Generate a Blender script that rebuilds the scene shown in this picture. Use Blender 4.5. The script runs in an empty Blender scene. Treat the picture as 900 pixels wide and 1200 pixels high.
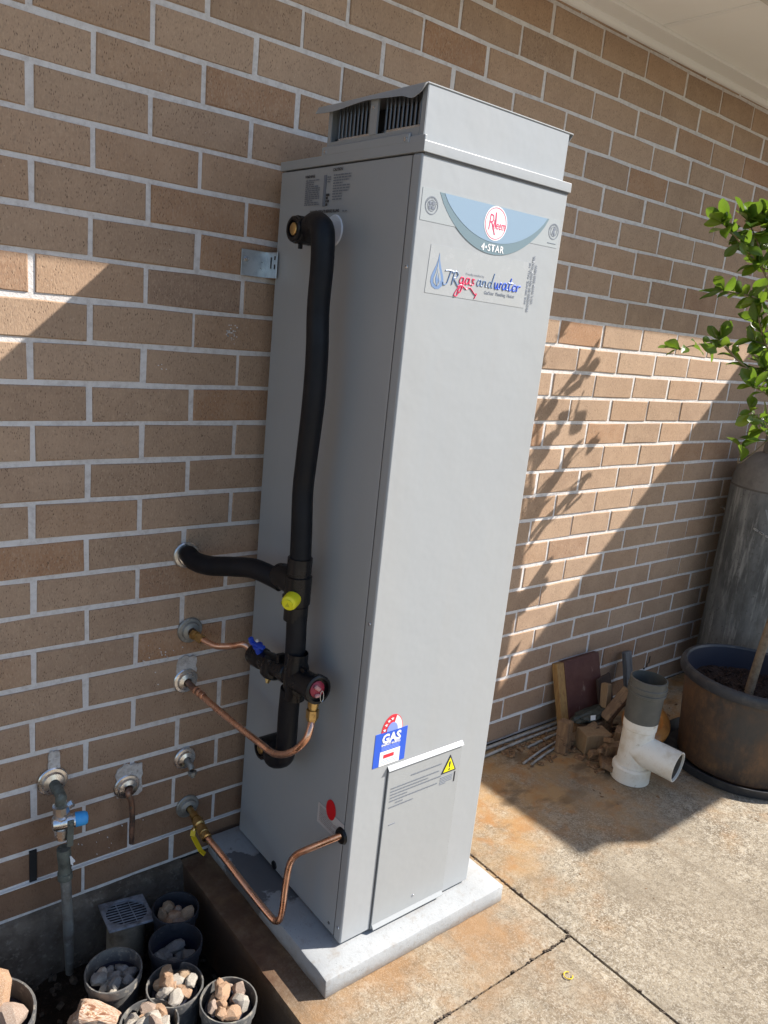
import bpy, bmesh, math, random
from mathutils import Vector, Matrix, noise as mnoise
random.seed(7)
S = bpy.context.scene
COL = S.collection
PI = math.pi
V = Vector

# ------------------------------------------------------------------ camera
CAM = V((-0.4693864, -1.74637, 1.5195415))
cam = bpy.data.cameras.new("camera")
cam.sensor_fit = 'VERTICAL'; cam.sensor_height = 36; cam.lens = 918.72 / 1200 * 36
cam.clip_start = 0.02; cam.clip_end = 1000
camo = bpy.data.objects.new("camera", cam); COL.objects.link(camo)
def rodr(r):
    return Matrix.Rotation(V(r).length, 3, V(r).normalized())
R0 = Matrix(((1, 0, 0), (0, 0, -1), (0, 1, 0)))
RC = rodr((0.26683978, -0.68126306, 0.01534706)) @ R0     # world -> camera (x right, y down, z forward)
rot = Matrix((RC[0], -RC[1], -RC[2])).transposed()
camo.matrix_world = Matrix.Translation(CAM) @ rot.to_4x4()
S.camera = camo
def ray(px, py):
    return V(((px - 450) / 918.72, (py - 600) / 918.72, 1)) @ RC
def on_y(px, py, y): d = ray(px, py); return CAM + d * ((y - CAM.y) / d.y)
def on_x(px, py, x): d = ray(px, py); return CAM + d * ((x - CAM.x) / d.x)
def on_z(px, py, z): d = ray(px, py); return CAM + d * ((z - CAM.z) / d.z)
def project(p):
    c = RC @ (V(p) - CAM)
    return 450 + 918.72 * c.x / c.z, 600 + 918.72 * c.y / c.z, c.z

# ------------------------------------------------------------------ light
LIGHT = V((-1, .528, -.97)).normalized()
ELEV = math.asin(-LIGHT.z); AZ = math.atan2(-LIGHT.x, -LIGHT.y)
W = bpy.data.worlds.new("World"); S.world = W; W.use_nodes = True
nt = W.node_tree; nt.nodes.clear()
sky = nt.nodes.new('ShaderNodeTexSky'); sky.sky_type = 'NISHITA'; sky.sun_disc = False
sky.sun_elevation = ELEV; sky.sun_rotation = AZ; sky.dust_density = 0.8; sky.ozone_density = 1.5
bg = nt.nodes.new('ShaderNodeBackground'); bg.inputs[1].default_value = 0.095
wo = nt.nodes.new('ShaderNodeOutputWorld')
nt.links.new(sky.outputs[0], bg.inputs[0]); nt.links.new(bg.outputs[0], wo.inputs[0])
sun = bpy.data.lights.new("sun", 'SUN'); sun.energy = 4.9; sun.angle = math.radians(0.45); sun.color = (1, .94, .86)
suno = bpy.data.objects.new("sun", sun); COL.objects.link(suno)
suno.rotation_euler = LIGHT.to_track_quat('-Z', 'Y').to_euler(); suno.location = (6, -4, 6)
S.view_settings.view_transform = 'Standard'; S.view_settings.look = 'None'
S.view_settings.exposure = 0.96; S.view_settings.gamma = 1
S.cycles.max_bounces = 8; S.cycles.diffuse_bounces = 5

# ------------------------------------------------------------------ materials
class NT:
    def __init__(s, name):
        s.m = bpy.data.materials.new(name); s.m.use_nodes = True
        s.t = s.m.node_tree; s.b = s.t.nodes['Principled BSDF']
        s.tc = s.n('ShaderNodeTexCoord'); s.oi = s.n('ShaderNodeObjectInfo')
        mul = s.n('ShaderNodeVectorMath'); mul.operation = 'MULTIPLY'
        s.l(s.oi.outputs['Random'], mul.inputs[0]); mul.inputs[1].default_value = (37, 53, 71)
        add = s.n('ShaderNodeVectorMath'); s.l(s.tc.outputs['Object'], add.inputs[0]); s.l(mul.outputs[0], add.inputs[1])
        s.co = add.outputs[0]; s.wco = s.tc.outputs['Object']
    def n(s, k): return s.t.nodes.new(k)
    def l(s, a, b): s.t.links.new(a, b)
    def scaled(s, co, sc):
        m = s.n('ShaderNodeVectorMath'); m.operation = 'MULTIPLY'; s.l(co, m.inputs[0]); m.inputs[1].default_value = sc
        return m.outputs[0]
    def noise(s, scale, detail=4, rough=.6, co=None, dist=0):
        n = s.n('ShaderNodeTexNoise'); n.inputs['Scale'].default_value = scale; n.inputs['Detail'].default_value = detail
        n.inputs['Roughness'].default_value = rough; n.inputs['Distortion'].default_value = dist
        s.l(co or s.co, n.inputs['Vector']); return n.outputs[0]
    def voro(s, scale, co=None, feat='F1'):
        n = s.n('ShaderNodeTexVoronoi'); n.feature = feat; n.inputs['Scale'].default_value = scale
        s.l(co or s.co, n.inputs['Vector']); return n.outputs['Distance']
    def rng(s, v, lo, hi, a=0, b=1):
        n = s.n('ShaderNodeMapRange'); s.l(v, n.inputs[0])
        for i, x in enumerate((lo, hi, a, b)): n.inputs[i + 1].default_value = x
        return n.outputs[0]
    def math(s, op, a, b=None):
        n = s.n('ShaderNodeMath'); n.operation = op
        for i, x in enumerate((a, b)):
            if x is None: continue
            if isinstance(x, (int, float)): n.inputs[i].default_value = x
            else: s.l(x, n.inputs[i])
        return n.outputs[0]
    def mix(s, a, b, f, mode='MIX'):
        n = s.n('ShaderNodeMix'); n.data_type = 'RGBA'; n.blend_type = mode
        for i, x in ((6, a), (7, b)):
            if isinstance(x, (tuple, list)): n.inputs[i].default_value = (*x[:3], 1)
            else: s.l(x, n.inputs[i])
        if isinstance(f, (int, float)): n.inputs[0].default_value = f
        else: s.l(f, n.inputs[0])
        return n.outputs[2]
    def ramp(s, v, stops, const=False):
        n = s.n('ShaderNodeValToRGB'); s.l(v, n.inputs[0]); e = n.color_ramp.elements
        if const: n.color_ramp.interpolation = 'CONSTANT'
        while len(e) < len(stops): e.new(.5)
        for x, (p, c) in zip(e, stops): x.position = p; x.color = (*c, 1)
        return n.outputs[0]
    def xyz(s, co=None):
        n = s.n('ShaderNodeSeparateXYZ'); s.l(co or s.wco, n.inputs[0]); return n.outputs
    def color(s, c):
        if isinstance(c, (tuple, list)): s.b.inputs['Base Color'].default_value = (*c[:3], 1)
        else: s.l(c, s.b.inputs['Base Color'])
    def rough(s, r):
        if isinstance(r, (int, float)): s.b.inputs['Roughness'].default_value = r
        else: s.l(r, s.b.inputs['Roughness'])
    def bump(s, h, strength=.3, dist=.002):
        n = s.n('ShaderNodeBump'); s.l(h, n.inputs['Height']); n.inputs['Strength'].default_value = strength
        n.inputs['Distance'].default_value = dist
        s.l(n.outputs[0], s.b.inputs['Normal'])

MATS = {}
def mat(name, base, layers=(), rough=.6, metal=0, bump=None, spec=None, coat=0, rv=.12):
    """layers: (scale, colour, lo, hi) noise patches mixed over the base; bump: (scale, strength, distance)"""
    k = NT(name); c = tuple(base)
    for sc, col, lo, hi in layers:
        if isinstance(sc, tuple): v = k.noise(sc[0], 5, .65, k.scaled(k.co, sc[1:]))
        else: v = k.noise(sc, 5, .65)
        c = k.mix(c, col, k.rng(v, lo, hi))
    k.color(c)
    if layers: k.rough(k.rng(k.noise(25), .3, .7, max(rough - rv, .03), min(rough + rv, 1)))
    else: k.rough(rough)
    k.b.inputs['Metallic'].default_value = metal
    if spec is not None: k.b.inputs['Specular IOR Level'].default_value = spec
    if coat: k.b.inputs['Coat Weight'].default_value = coat
    if bump: k.bump(k.noise(bump[0], 5, .7), bump[1], bump[2])
    MATS[name] = k.m
    return k.m

def brick_mat():
    k = NT('brick')
    g = k.n('ShaderNodeNewGeometry')
    r = k.math('FRACT', k.math('ADD', k.oi.outputs['Random'], g.outputs['Random Per Island']))
    c = k.ramp(r, [(0, (0.374, 0.254, 0.171)), (.25, (0.430, 0.298, 0.203)), (.5, (0.335, 0.227, 0.153)), (.72, (0.452, 0.314, 0.216)), (.88, (0.391, 0.254, 0.163)), (.955, (0.379, 0.211, 0.118)), (1, (0.307, 0.209, 0.147))])
    drag = k.scaled(k.co, (1, 1, .42))
    c = k.mix(c, (.56, .41, .285), k.math('MULTIPLY', k.rng(k.noise(260, 3, .7, drag), .5, .72), .55))
    c = k.mix(c, (.29, .21, .155), k.math('MULTIPLY', k.rng(k.noise(330, 2, .6, drag), .52, .7), .55))
    c = k.mix(c, (.52, .365, .25), k.math('MULTIPLY', k.rng(k.noise(14, 4), .45, .75), .4))
    gate = k.rng(k.noise(42, 3), .40, .56)
    pits = k.math('MULTIPLY', k.rng(k.voro(330, k.scaled(k.co, (1, 1, .30))), .15, .30, 1, 0), gate)
    c = k.mix(c, (.07, .045, .032), k.math('MULTIPLY', pits, .75))
    lime = k.math('MULTIPLY', k.rng(k.voro(95, k.scaled(k.co, (1, 1, .8))), .06, .12, 1, 0), k.rng(k.noise(23), .55, .62))
    c = k.mix(c, (.62, .52, .43), k.math('MULTIPLY', lime, .7))
    # bottom courses: darker and redder towards the ground, more so at the left
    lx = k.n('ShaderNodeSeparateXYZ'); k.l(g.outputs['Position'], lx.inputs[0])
    low_tint = k.math('MULTIPLY', k.rng(k.math('ADD', lx.outputs['Z'], k.rng(k.noise(6, 4, .6, g.outputs['Position']), .3, .7, -.1, .1)), .08, .62, 1, 0), k.rng(lx.outputs['X'], .4, 1.4, 1, .45))
    c = k.mix(c, (.155, .075, .040), k.math('MULTIPLY', low_tint, .72))
    bl = k.math('MULTIPLY', k.rng(k.noise(3.3, 5, .65, g.outputs['Position']), .52, .68), .28)
    c = k.mix(c, (.27, .17, .115), bl)
    k.color(c); k.rough(.88); k.b.inputs['Specular IOR Level'].default_value = .25
    h = k.math('SUBTRACT', k.noise(240, 4, .7, drag), pits)
    k.bump(h, .55, .0022)
    return k.m
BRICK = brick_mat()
MORTAR = mat('mortar', (.70, .67, .65), [(60, (.55, .51, .485), .45, .68), (9, (.73, .705, .69), .5, .7), (300, (.50, .45, .41), .6, .72)], .95, bump=(180, .6, .003), spec=.2)
PATCH = mat('mortar_patch', (.62, .585, .555), [(40, (.44, .40, .365), .46, .64), (130, (.36, .31, .27), .56, .66)], .95, bump=(90, .9, .005), spec=.2)

def concrete_mat():
    k = NT('concrete_pavement'); co = k.wco
    x, y, z = k.xyz()
    c = k.ramp(k.noise(3.2, 6, .62, co), [(.28, (.20, .16, .112)), (.44, (.265, .22, .158)), (.58, (.32, .272, .20)), (.74, (.37, .32, .24))])
    c = k.mix(c, (.135, .108, .076), k.math('MULTIPLY', k.rng(k.noise(6, 8, .85, co, .4), .49, .60), .72))
    c = k.mix(c, (.48, .425, .335), k.math('MULTIPLY', k.rng(k.noise(34, 6, .8, co), .50, .57), .62))
    c = k.mix(c, (.105, .083, .058), k.math('MULTIPLY', k.rng(k.noise(70, 7, .85, co), .505, .56), .68))
    c = k.mix(c, (.52, .48, .41), k.math('MULTIPLY', k.rng(k.noise(170, 5, .75, co), .52, .58), .66))
    c = k.mix(c, (.07, .055, .045), k.math('MULTIPLY', k.rng(k.voro(38, co), .03, .07, 1, 0), k.rng(k.noise(5, 3, .5, co), .5, .6)))
    c = k.mix(c, (.20, .165, .12), k.math('MULTIPLY', k.rng(k.noise(1.6, 6, .62, co, .3), .44, .64), .62))
    n2 = k.math('MULTIPLY', k.rng(x, 1.02, 1.12, 1, 0), k.rng(k.math('ADD', y, k.rng(k.noise(5, 5, .6, co), .3, .7, -.2, .2)), -1.05, -.72, 0, 1))
    c = k.mix(c, (.33, .19, .09), k.math('MULTIPLY', n2, k.rng(k.noise(6, 6, .65, co), .42, .62, .1, .75)))
    tl = k.noise(26, 4, .6, k.scaled(co, (1, .06, 1)), .2)
    c = k.mix(c, (.17, .138, .10), k.math('MULTIPLY', k.rng(tl, .56, .66), .35))
    # rusty run-off stain along the wall and beside the heater's slab
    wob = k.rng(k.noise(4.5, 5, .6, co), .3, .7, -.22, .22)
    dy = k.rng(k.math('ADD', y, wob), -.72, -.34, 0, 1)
    near = k.math('MULTIPLY', dy, k.rng(x, .95, 1.15, .55, 1))
    c = k.mix(c, (.36, .225, .105), k.math('MULTIPLY', near, k.rng(k.noise(7, 6, .65, co), .34, .62, .12, .95)))
    c = k.mix(c, (.33, .165, .06), k.math('MULTIPLY', near, k.math('MULTIPLY', k.rng(k.noise(11, 5, .6, co), .5, .64), .8)))
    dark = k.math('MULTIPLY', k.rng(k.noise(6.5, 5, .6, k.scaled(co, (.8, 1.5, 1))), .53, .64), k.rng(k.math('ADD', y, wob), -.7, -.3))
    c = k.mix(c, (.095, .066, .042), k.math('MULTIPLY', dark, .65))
    # soil-stained slab edge next to the garden bed
    e = k.rng(k.math('ADD', x, k.rng(k.noise(14, 4, .6, co), .3, .7, -.02, .02)), .45, .50, 1, 0)
    c = k.mix(c, (.105, .057, .035), k.math('MULTIPLY', e, k.math('MULTIPLY', k.rng(k.noise(16, 5, .65, co), .3, .65, .55, 1), k.rng(y, -.64, -.50, .08, 1))))
    sp = k.rng(z, -.035, -.008, 1, 0)
    c = k.mix(c, (.10, .066, .043), k.math('MULTIPLY', sp, .85))
    k.color(c); k.rough(.92); k.b.inputs['Specular IOR Level'].default_value = .25
    k.bump(k.math('ADD', k.noise(300, 3, .7, co), k.noise(45, 5, .7, co)), .5, .003)
    return k.m
CONC = concrete_mat()
FOOT = mat('footing_concrete', (.17, .14, .11), [(8, (.085, .065, .05), .42, .62), (60, (.24, .205, .165), .55, .7), (3, (.07, .052, .038), .5, .65)], .95, bump=(60, .8, .008), spec=.2)
SOIL = mat('garden_soil', (.026, .019, .014), [(40, (.055, .041, .03), .52, .68), (160, (.08, .062, .046), .6, .7)], 1, bump=(90, .9, .01), spec=.1)

def slab_mat():
    k = NT('heater_slab'); co = k.co
    x, y, z = k.xyz()
    c = k.ramp(k.noise(7, 5, .6, co), [(.3, (.33, .345, .355)), (.55, (.37, .385, .395)), (.8, (.41, .425, .435))])
    c = k.mix(c, (.27, .265, .26), k.math('MULTIPLY', k.rng(k.noise(60, 4, .7, co), .53, .7), .5))
    c = k.mix(c, (.27, .225, .175), k.math('MULTIPLY', k.rng(k.noise(15, 5, .65, co), .55, .70), .45))
    # wet patch left on the left-hand strip of the slab: object origin is the slab's centre
    d = k.math('ABSOLUTE', k.math('ADD', y, -.075))
    wet = k.math('MULTIPLY', k.rng(k.math('ADD', d, k.rng(k.noise(13, 4, .6, co), .3, .7, -.07, .07)), .085, .10, 1, 0), k.rng(x, -.16, -.15, 1, 0))
    c = k.mix(c, (.10, .10, .105), k.math('MULTIPLY', wet, .9))
    por = k.math('MULTIPLY', k.rng(k.voro(120, co), .08, .16, 1, 0), k.rng(k.noise(18, 3, .5, co), .5, .58))
    c = k.mix(c, (.13, .125, .12), k.math('MULTIPLY', por, .8))
    low = k.math('MULTIPLY', k.rng(k.math('ADD', z, k.rng(k.noise(30, 4, .6, co), .3, .7, -.012, .012)), .006, .022, 1, 0), .55)
    c = k.mix(c, (.22, .165, .115), low)
    k.color(c); k.rough(.8); k.bump(k.math('SUBTRACT', k.noise(120, 5, .7, co), por), .4, .002)
    return k.m
SLABM = slab_mat()

PAINT = mat('beige_grey_enamel', (.345, .362, .374), [(1.3, (.358, .374, .386), .4, .7), ((9, 1, 1, .05), (.352, .36, .362), .45, .8)], .34, bump=(2.2, .25, .012), rv=.02)
PAINTD = mat('beige_grey_enamel_panel', (.325, .338, .343), [(1.7, (.338, .351, .356), .4, .7)], .36, bump=(2.2, .25, .012), rv=.02)
SEAM = mat('panel_seam', (.10, .10, .10), rough=.7)
GALV = mat('galvanised_steel', (.62, .67, .72), [(40, (.50, .55, .60), .45, .65)], .36, metal=.9, bump=(90, .1, .001))
BRIGHT = mat('bright_steel', (.72, .76, .80), [(20, (.55, .6, .66), .45, .65)], .24, metal=1)
GRILLE = mat('dull_steel', (.22, .24, .27), rough=.35, metal=.8)
DARKIN = mat('dark_interior', (.012, .012, .013), rough=.8)
FOAM = mat('black_foam_insulation', (.0045, .0055, .0085), [(12, (.008, .009, .013), .45, .7)], .5, bump=(220, .25, .001), spec=.28)
PLASTIC = mat('black_plastic', (.006, .006, .0075), [(18, (.012, .012, .014), .45, .7)], .33, spec=.36)
BRASS = mat('brass', (.60, .42, .18), [(50, (.38, .25, .10), .5, .68)], .33, metal=1)
COPPER = mat('copper', (.88, .53, .38), [((18, 1, 1, 1), (.66, .34, .22), .50, .68), (70, (.94, .64, .50), .55, .7)], .30, metal=1, bump=(60, .1, .001))
COPPERD = mat('tarnished_copper', (.34, .20, .14), [(30, (.12, .09, .08), .45, .6), (60, (.22, .26, .22), .55, .7)], .5, metal=.8)
CHROME = mat('chrome', (.78, .78, .78), [(25, (.60, .60, .58), .5, .7), (70, (.42, .40, .36), .64, .74)], .27, metal=1)
OLDZINC = mat('weathered_zinc', (.34, .34, .32), [(20, (.22, .20, .17), .45, .65), (50, (.48, .48, .46), .55, .7)], .5, metal=.6, bump=(80, .3, .002))
YELLOW = mat('yellow_plastic', (.80, .74, .02), rough=.4, spec=.5)
BLUE = mat('blue_plastic', (.02, .07, .52), rough=.4)
SKYB = mat('light_blue_plastic', (.05, .36, .80), [(60, (.08, .42, .82), .45, .6)], .5)
REDP = mat('red_plastic', (.33, .025, .05), rough=.4)
PINK = mat('pink_plastic', (.55, .27, .26), rough=.45)
YVINYL = mat('yellow_vinyl', (.72, .52, .01), rough=.45)
REDDOT = mat('red_sticker', (.62, .004, .012), rough=.45)
VERDI = mat('verdigris_bronze', (.17, .185, .16), [(40, (.10, .105, .09), .45, .65), (60, (.34, .35, .30), .6, .7)], .6, metal=.4)
WHITEP = mat('white_print', (.80, .80, .80), rough=.5)
CLEARL = mat('clear_label', (.365, .388, .395), rough=.25)
BADGE = mat('badge_blue', (.235, .335, .44), rough=.4)
BADGED = mat('badge_grey', (.155, .225, .26), rough=.4)
LOGOB = mat('logo_slate_blue', (.16, .25, .43), rough=.4)
REDINK = mat('red_ink', (.75, .05, .14), rough=.4)
BLUEINK = mat('blue_ink', (.06, .15, .72), rough=.4)
GREYINK = mat('grey_ink', (.17, .19, .23), rough=.5)
BLACKINK = mat('black_ink', (.03, .03, .035), rough=.5)
LABELB = mat('label_blue', (.025, .10, .58), rough=.4)
LABELR = mat('label_red', (.62, .03, .05), rough=.4)
PALEB = mat('label_pale_blue', (.22, .30, .72), rough=.4)
WARN = mat('warning_yellow', (.88, .80, .01), rough=.4)
SOFF = mat('soffit_paint', (.90, .885, .85), [(2, (.88, .86, .82), .4, .7)], .6, bump=(150, .05, .001))
SOFFB = mat('moulding_paint', (.86, .85, .82), rough=.5)
FASC = mat('fascia_paint', (.55, .52, .46), rough=.5)
ROOFM = mat('roof_tile', (.25, .13, .09), [(20, (.18, .09, .07), .4, .7)], .8)
PVCW = mat('white_pvc', (.74, .71, .64), [(14, (.60, .53, .42), .5, .72), (45, (.42, .34, .25), .62, .74)], .42)
PVCG = mat('dark_grey_pvc', (.075, .078, .072), [(20, (.10, .10, .092), .45, .7)], .5)
PVCOLD = mat('old_cream_pvc', (.27, .235, .175), [(14, (.14, .11, .075), .5, .66)], .6)
GRATE = mat('grey_grate_plastic', (.27, .29, .33), [(40, (.13, .13, .14), .45, .65)], .55)
POTBL = mat('black_plant_pot', (.022, .024, .032), [(18, (.04, .042, .05), .5, .7), (70, (.11, .105, .10), .62, .72)], .55)
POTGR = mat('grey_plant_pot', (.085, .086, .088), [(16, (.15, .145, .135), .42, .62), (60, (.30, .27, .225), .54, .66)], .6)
POTIN = mat('pot_inside', (.012, .014, .03), rough=.6)
def rusty_pot():
    k = NT('big_pot'); co = k.co; x, y, z = k.xyz()
    streak = k.scaled(co, (1, 1, .55))
    c = k.mix((.045, .036, .030), (.165, .088, .043), k.rng(k.noise(5, 6, .6, streak), .36, .68))
    c = k.mix(c, (.30, .15, .06), k.math('MULTIPLY', k.rng(k.noise(38, 5, .75, streak), .45, .68), k.rng(z, .0, .09, .8, .28)))
    c = k.mix(c, (.05, .048, .045), k.math('MULTIPLY', k.rng(k.noise(5, 4, .6, co), .5, .65), .8))
    k.color(c); k.rough(.62); k.bump(k.noise(90, 4), .2, .002)
    return k.m
BIGPOT = rusty_pot()
POTRIM = mat('pot_rim', (.030, .032, .038), [(30, (.06, .06, .06), .5, .7)], .5)
ROCKS = [mat('pale_rock', (.50, .44, .36), [(25, (.66, .62, .56), .45, .6), (60, (.19, .15, .11), .52, .64)], .9, bump=(70, .7, .006), spec=.2),
         mat('orange_rock', (.50, .31, .18), [(25, (.64, .50, .38), .45, .62), (55, (.30, .115, .055), .5, .64)], .9, bump=(70, .7, .006), spec=.2),
         mat('grey_rock', (.28, .28, .28), [(30, (.45, .44, .42), .45, .62), (60, (.10, .095, .09), .52, .64)], .9, bump=(70, .7, .006), spec=.2),
         mat('tan_rock', (.50, .345, .215), [(25, (.64, .51, .37), .45, .62), (60, (.17, .095, .055), .52, .64)], .9, bump=(70, .7, .006), spec=.2),
         mat('pink_rock', (.40, .30, .235), [(25, (.56, .48, .40), .45, .62), (60, (.27, .12, .08), .52, .64)], .9, bump=(70, .7, .006), spec=.2)]
STRIPE = NT('banded_rock')
STRIPE.color(STRIPE.ramp(STRIPE.noise(16, 4, .5, STRIPE.scaled(STRIPE.wco, (.25, .25, 4))), [(.4, (.26, .11, .06)), (.48, (.62, .42, .26)), (.55, (.70, .63, .54)), (.62, (.42, .2, .11))]))
STRIPE.rough(.9); STRIPE.bump(STRIPE.noise(40, 5, .7), .7, .006); STRIPE = STRIPE.m
BRONZ = mat('maroon_paint', (.085, .030, .026), [(14, (.11, .045, .036), .45, .65), ((30, 1, 1, .12), (.30, .22, .18), .64, .74)], .55, bump=(60, .2, .002))
WOODY = mat('raw_yellow_timber', (.36, .21, .075), [((20, 6, 6, .6), (.25, .13, .05), .45, .65)], .8, bump=(80, .3, .002))
WOODB = mat('weathered_brown_timber', (.17, .10, .055), [((14, 6, 6, .8), (.27, .17, .09), .45, .65), (50, (.07, .04, .025), .55, .68)], .85, bump=(70, .5, .004))
WOODL = mat('pale_timber', (.28, .185, .10), [((14, 6, 6, .8), (.24, .15, .08), .45, .65)], .85, bump=(70, .4, .003))
WOODG = mat('grey_timber', (.17, .175, .18), [((20, 6, 6, .6), (.09, .09, .10), .45, .65)], .8, bump=(70, .4, .003))
DARKBAG = mat('dark_green_plastic', (.028, .034, .028), [(20, (.05, .055, .045), .45, .65)], .45, bump=(25, .5, .01))
TERRA = mat('orange_glazed_clay', (.48, .21, .055), [(15, (.30, .12, .035), .45, .65)], .4)
ROD = mat('grey_conduit', (.36, .35, .33), [(30, (.20, .17, .14), .45, .65)], .5)
DEBRIS = mat('bark_debris', (.15, .085, .045), [(90, (.28, .17, .09), .45, .6)], .95)
CYL = mat('gas_bottle_paint', (.185, .19, .187), [((6, 1, 1, .35), (.085, .087, .085), .44, .60), ((30, 1, 1, .12), (.30, .30, .285), .52, .66), (70, (.09, .085, .08), .58, .68)], .62, bump=(70, .3, .002))
CYLTOP = mat('gas_bottle_shoulder', (.20, .19, .178), [(12, (.13, .122, .115), .45, .65)], .6)
CYLBLUE = mat('faded_blue_paint', (.24, .29, .36), [(40, (.25, .26, .26), .48, .6)], .65)
CYLP = mat('lavender_grey_paint', (.25, .27, .36), [(30, (.30, .31, .36), .5, .65)], .6)
CHAIN = mat('chain_steel', (.55, .53, .50), rough=.45, metal=.8)
BARK = mat('plant_bark', (.24, .17, .105), [(60, (.15, .10, .06), .45, .65)], .85, bump=(90, .4, .003))
TWIG = mat('plant_twig', (.20, .15, .09), rough=.8)
MULCH = mat('pot_mulch', (.035, .022, .018), [(120, (.10, .07, .055), .55, .68)], .95, bump=(70, .9, .01), spec=.2)
def leaf_mat(name, a, b):
    k = NT(name)
    c = k.mix(a, b, k.oi.outputs['Random'])
    c = k.mix(c, (.15, .23, .03), k.math('MULTIPLY', k.rng(k.noise(30), .55, .7), .4))
    k.color(c); k.rough(.3)
    tr = k.n('ShaderNodeBsdfTranslucent'); k.l(k.mix(c, (.26, .42, .03), .6), tr.inputs['Color'])
    ms = k.n('ShaderNodeMixShader'); ms.inputs[0].default_value = .34
    out = k.t.nodes['Material Output']; k.l(k.b.outputs[0], ms.inputs[1]); k.l(tr.outputs[0], ms.inputs[2]); k.l(ms.outputs[0], out.inputs[0])
    k.bump(k.noise(60, 3), .15, .002)
    return k.m
LEAF = leaf_mat('green_leaf', (.03, .075, .011), (.08, .145, .016))
LEAFY = leaf_mat('yellow_green_leaf', (.17, .23, .022), (.10, .175, .02))

# ------------------------------------------------------------------ builders
class MB:
    def __init__(s): s.bm = bmesh.new()
    def box(s, lo, hi, bev=0, seg=2, M=None, only=None):
        lo, hi = V(lo), V(hi)
        r = bmesh.ops.create_cube(s.bm, size=1)
        vs = r['verts']
        for v in vs: v.co = V(((lo + hi) / 2)[i] + v.co[i] * (hi - lo)[i] for i in range(3))
        if bev:
            ed = list({e for v in vs for e in v.link_edges})
            n0 = set(s.bm.verts)
            r = bmesh.ops.bevel(s.bm, geom=ed, offset=bev, segments=seg, affect='EDGES', profile=.5)
            vs = list({v for f in r['faces'] for v in f.verts} | {v for v in vs if v.is_valid})
        if M is not None:
            bmesh.ops.transform(s.bm, matrix=M, verts=[v for v in vs if v.is_valid])
        return s
    def tube(s, pts, r, seg=14, cap=True, smooth=6):
        pts = [V(p) for p in pts]
        rs = r if isinstance(r, (list, tuple)) else [r] * len(pts)
        if smooth and len(pts) > 2:
            P, Rr = [], []
            for i in range(len(pts) - 1):
                a, b, c, d = pts[max(i - 1, 0)], pts[i], pts[i + 1], pts[min(i + 2, len(pts) - 1)]
                for k in range(smooth):
                    t = k / smooth
                    P.append(.5 * (2 * b + (c - a) * t + (2 * a - 5 * b + 4 * c - d) * t * t + (3 * b - a - 3 * c + d) * t ** 3))
                    Rr.append(rs[i] + (rs[i + 1] - rs[i]) * t)
            P.append(pts[-1]); Rr.append(rs[-1]); pts, rs = P, Rr
        t0 = (pts[1] - pts[0]).normalized()
        u = t0.orthogonal().normalized(); rings = []
        for i, p in enumerate(pts):
            t = (pts[min(i + 1, len(pts) - 1)] - pts[max(i - 1, 0)]).normalized()
            u = (u - t * u.dot(t)).normalized(); w = t.cross(u)
            rings.append([s.bm.verts.new(p + (u * math.cos(2 * PI * j / seg) + w * math.sin(2 * PI * j / seg)) * rs[i]) for j in range(seg)])
        for a, b in zip(rings, rings[1:]):
            for j in range(seg): s.bm.faces.new((a[j], a[(j + 1) % seg], b[(j + 1) % seg], b[j]))
        if cap:
            s.bm.faces.new(rings[0][::-1]); s.bm.faces.new(rings[-1])
        return s
    def lathe(s, prof, o=(0, 0, 0), axis=(0, 0, 1), seg=28, wob=0):
        """prof: (radius, height) pairs, from first to last"""
        o = V(o); q = V((0, 0, 1)).rotation_difference(V(axis).normalized()); rings = []
        for r, h in prof:
            if r < 1e-6: rings.append([s.bm.verts.new(o + q @ V((0, 0, h)))])
            else: rings.append([s.bm.verts.new(o + q @ V((r * math.cos(2 * PI * j / seg) * (1 + wob * math.sin(3 * 2 * PI * j / seg)), r * math.sin(2 * PI * j / seg), h))) for j in range(seg)])
        for a, b in zip(rings, rings[1:]):
            for j in range(seg):
                k = (j + 1) % seg
                if len(a) == 1 and len(b) == 1: continue
                if len(a) == 1: s.bm.faces.new((a[0], b[k], b[j]))
                elif len(b) == 1: s.bm.faces.new((a[j], a[k], b[0]))
                else: s.bm.faces.new((a[j], a[k], b[k], b[j]))
        return s
    def poly(s, pts, d=None):
        """flat polygon; d extrudes it"""
        f = s.bm.faces.new([s.bm.verts.new(V(p)) for p in pts])
        if d is not None:
            r = bmesh.ops.extrude_face_region(s.bm, geom=[f])
            bmesh.ops.translate(s.bm, vec=V(d), verts=[e for e in r['geom'] if isinstance(e, bmesh.types.BMVert)])
        return s
    def mesh(s, me, M):
        n = len(s.bm.verts); s.bm.from_mesh(me); s.bm.verts.ensure_lookup_table()
        bmesh.ops.transform(s.bm, matrix=M, verts=s.bm.verts[n:]); return s
    def finish(s, name, org=V((0, 0, 0)), m=None, ang=35, normals=True):
        if normals: bmesh.ops.recalc_face_normals(s.bm, faces=s.bm.faces)
        bmesh.ops.translate(s.bm, vec=-org, verts=s.bm.verts)
        me = bpy.data.meshes.new(name); s.bm.to_mesh(me); s.bm.free()
        if ang:
            me.polygons.foreach_set('use_smooth', [True] * len(me.polygons)); me.set_sharp_from_angle(angle=math.radians(ang))
        if m: me.materials.append(m)
        return me
def wn(o):
    m = o.modifiers.new('weighted', 'WEIGHTED_NORMAL'); m.keep_sharp = True; m.weight = 60
    return o
def root(o):
    while o.parent: o = o.parent
    return o
def tag(o, label=None, cat=None, group=None, kind=None):
    for k, v in (('label', label), ('category', cat), ('group', group), ('kind', kind)):
        if v: o[k] = v
    return o
def thing(name, loc, label, cat, group=None):
    o = bpy.data.objects.new(name, None); COL.objects.link(o); o.location = loc; o.empty_display_size = .05
    return tag(o, label, cat, group)
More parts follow.
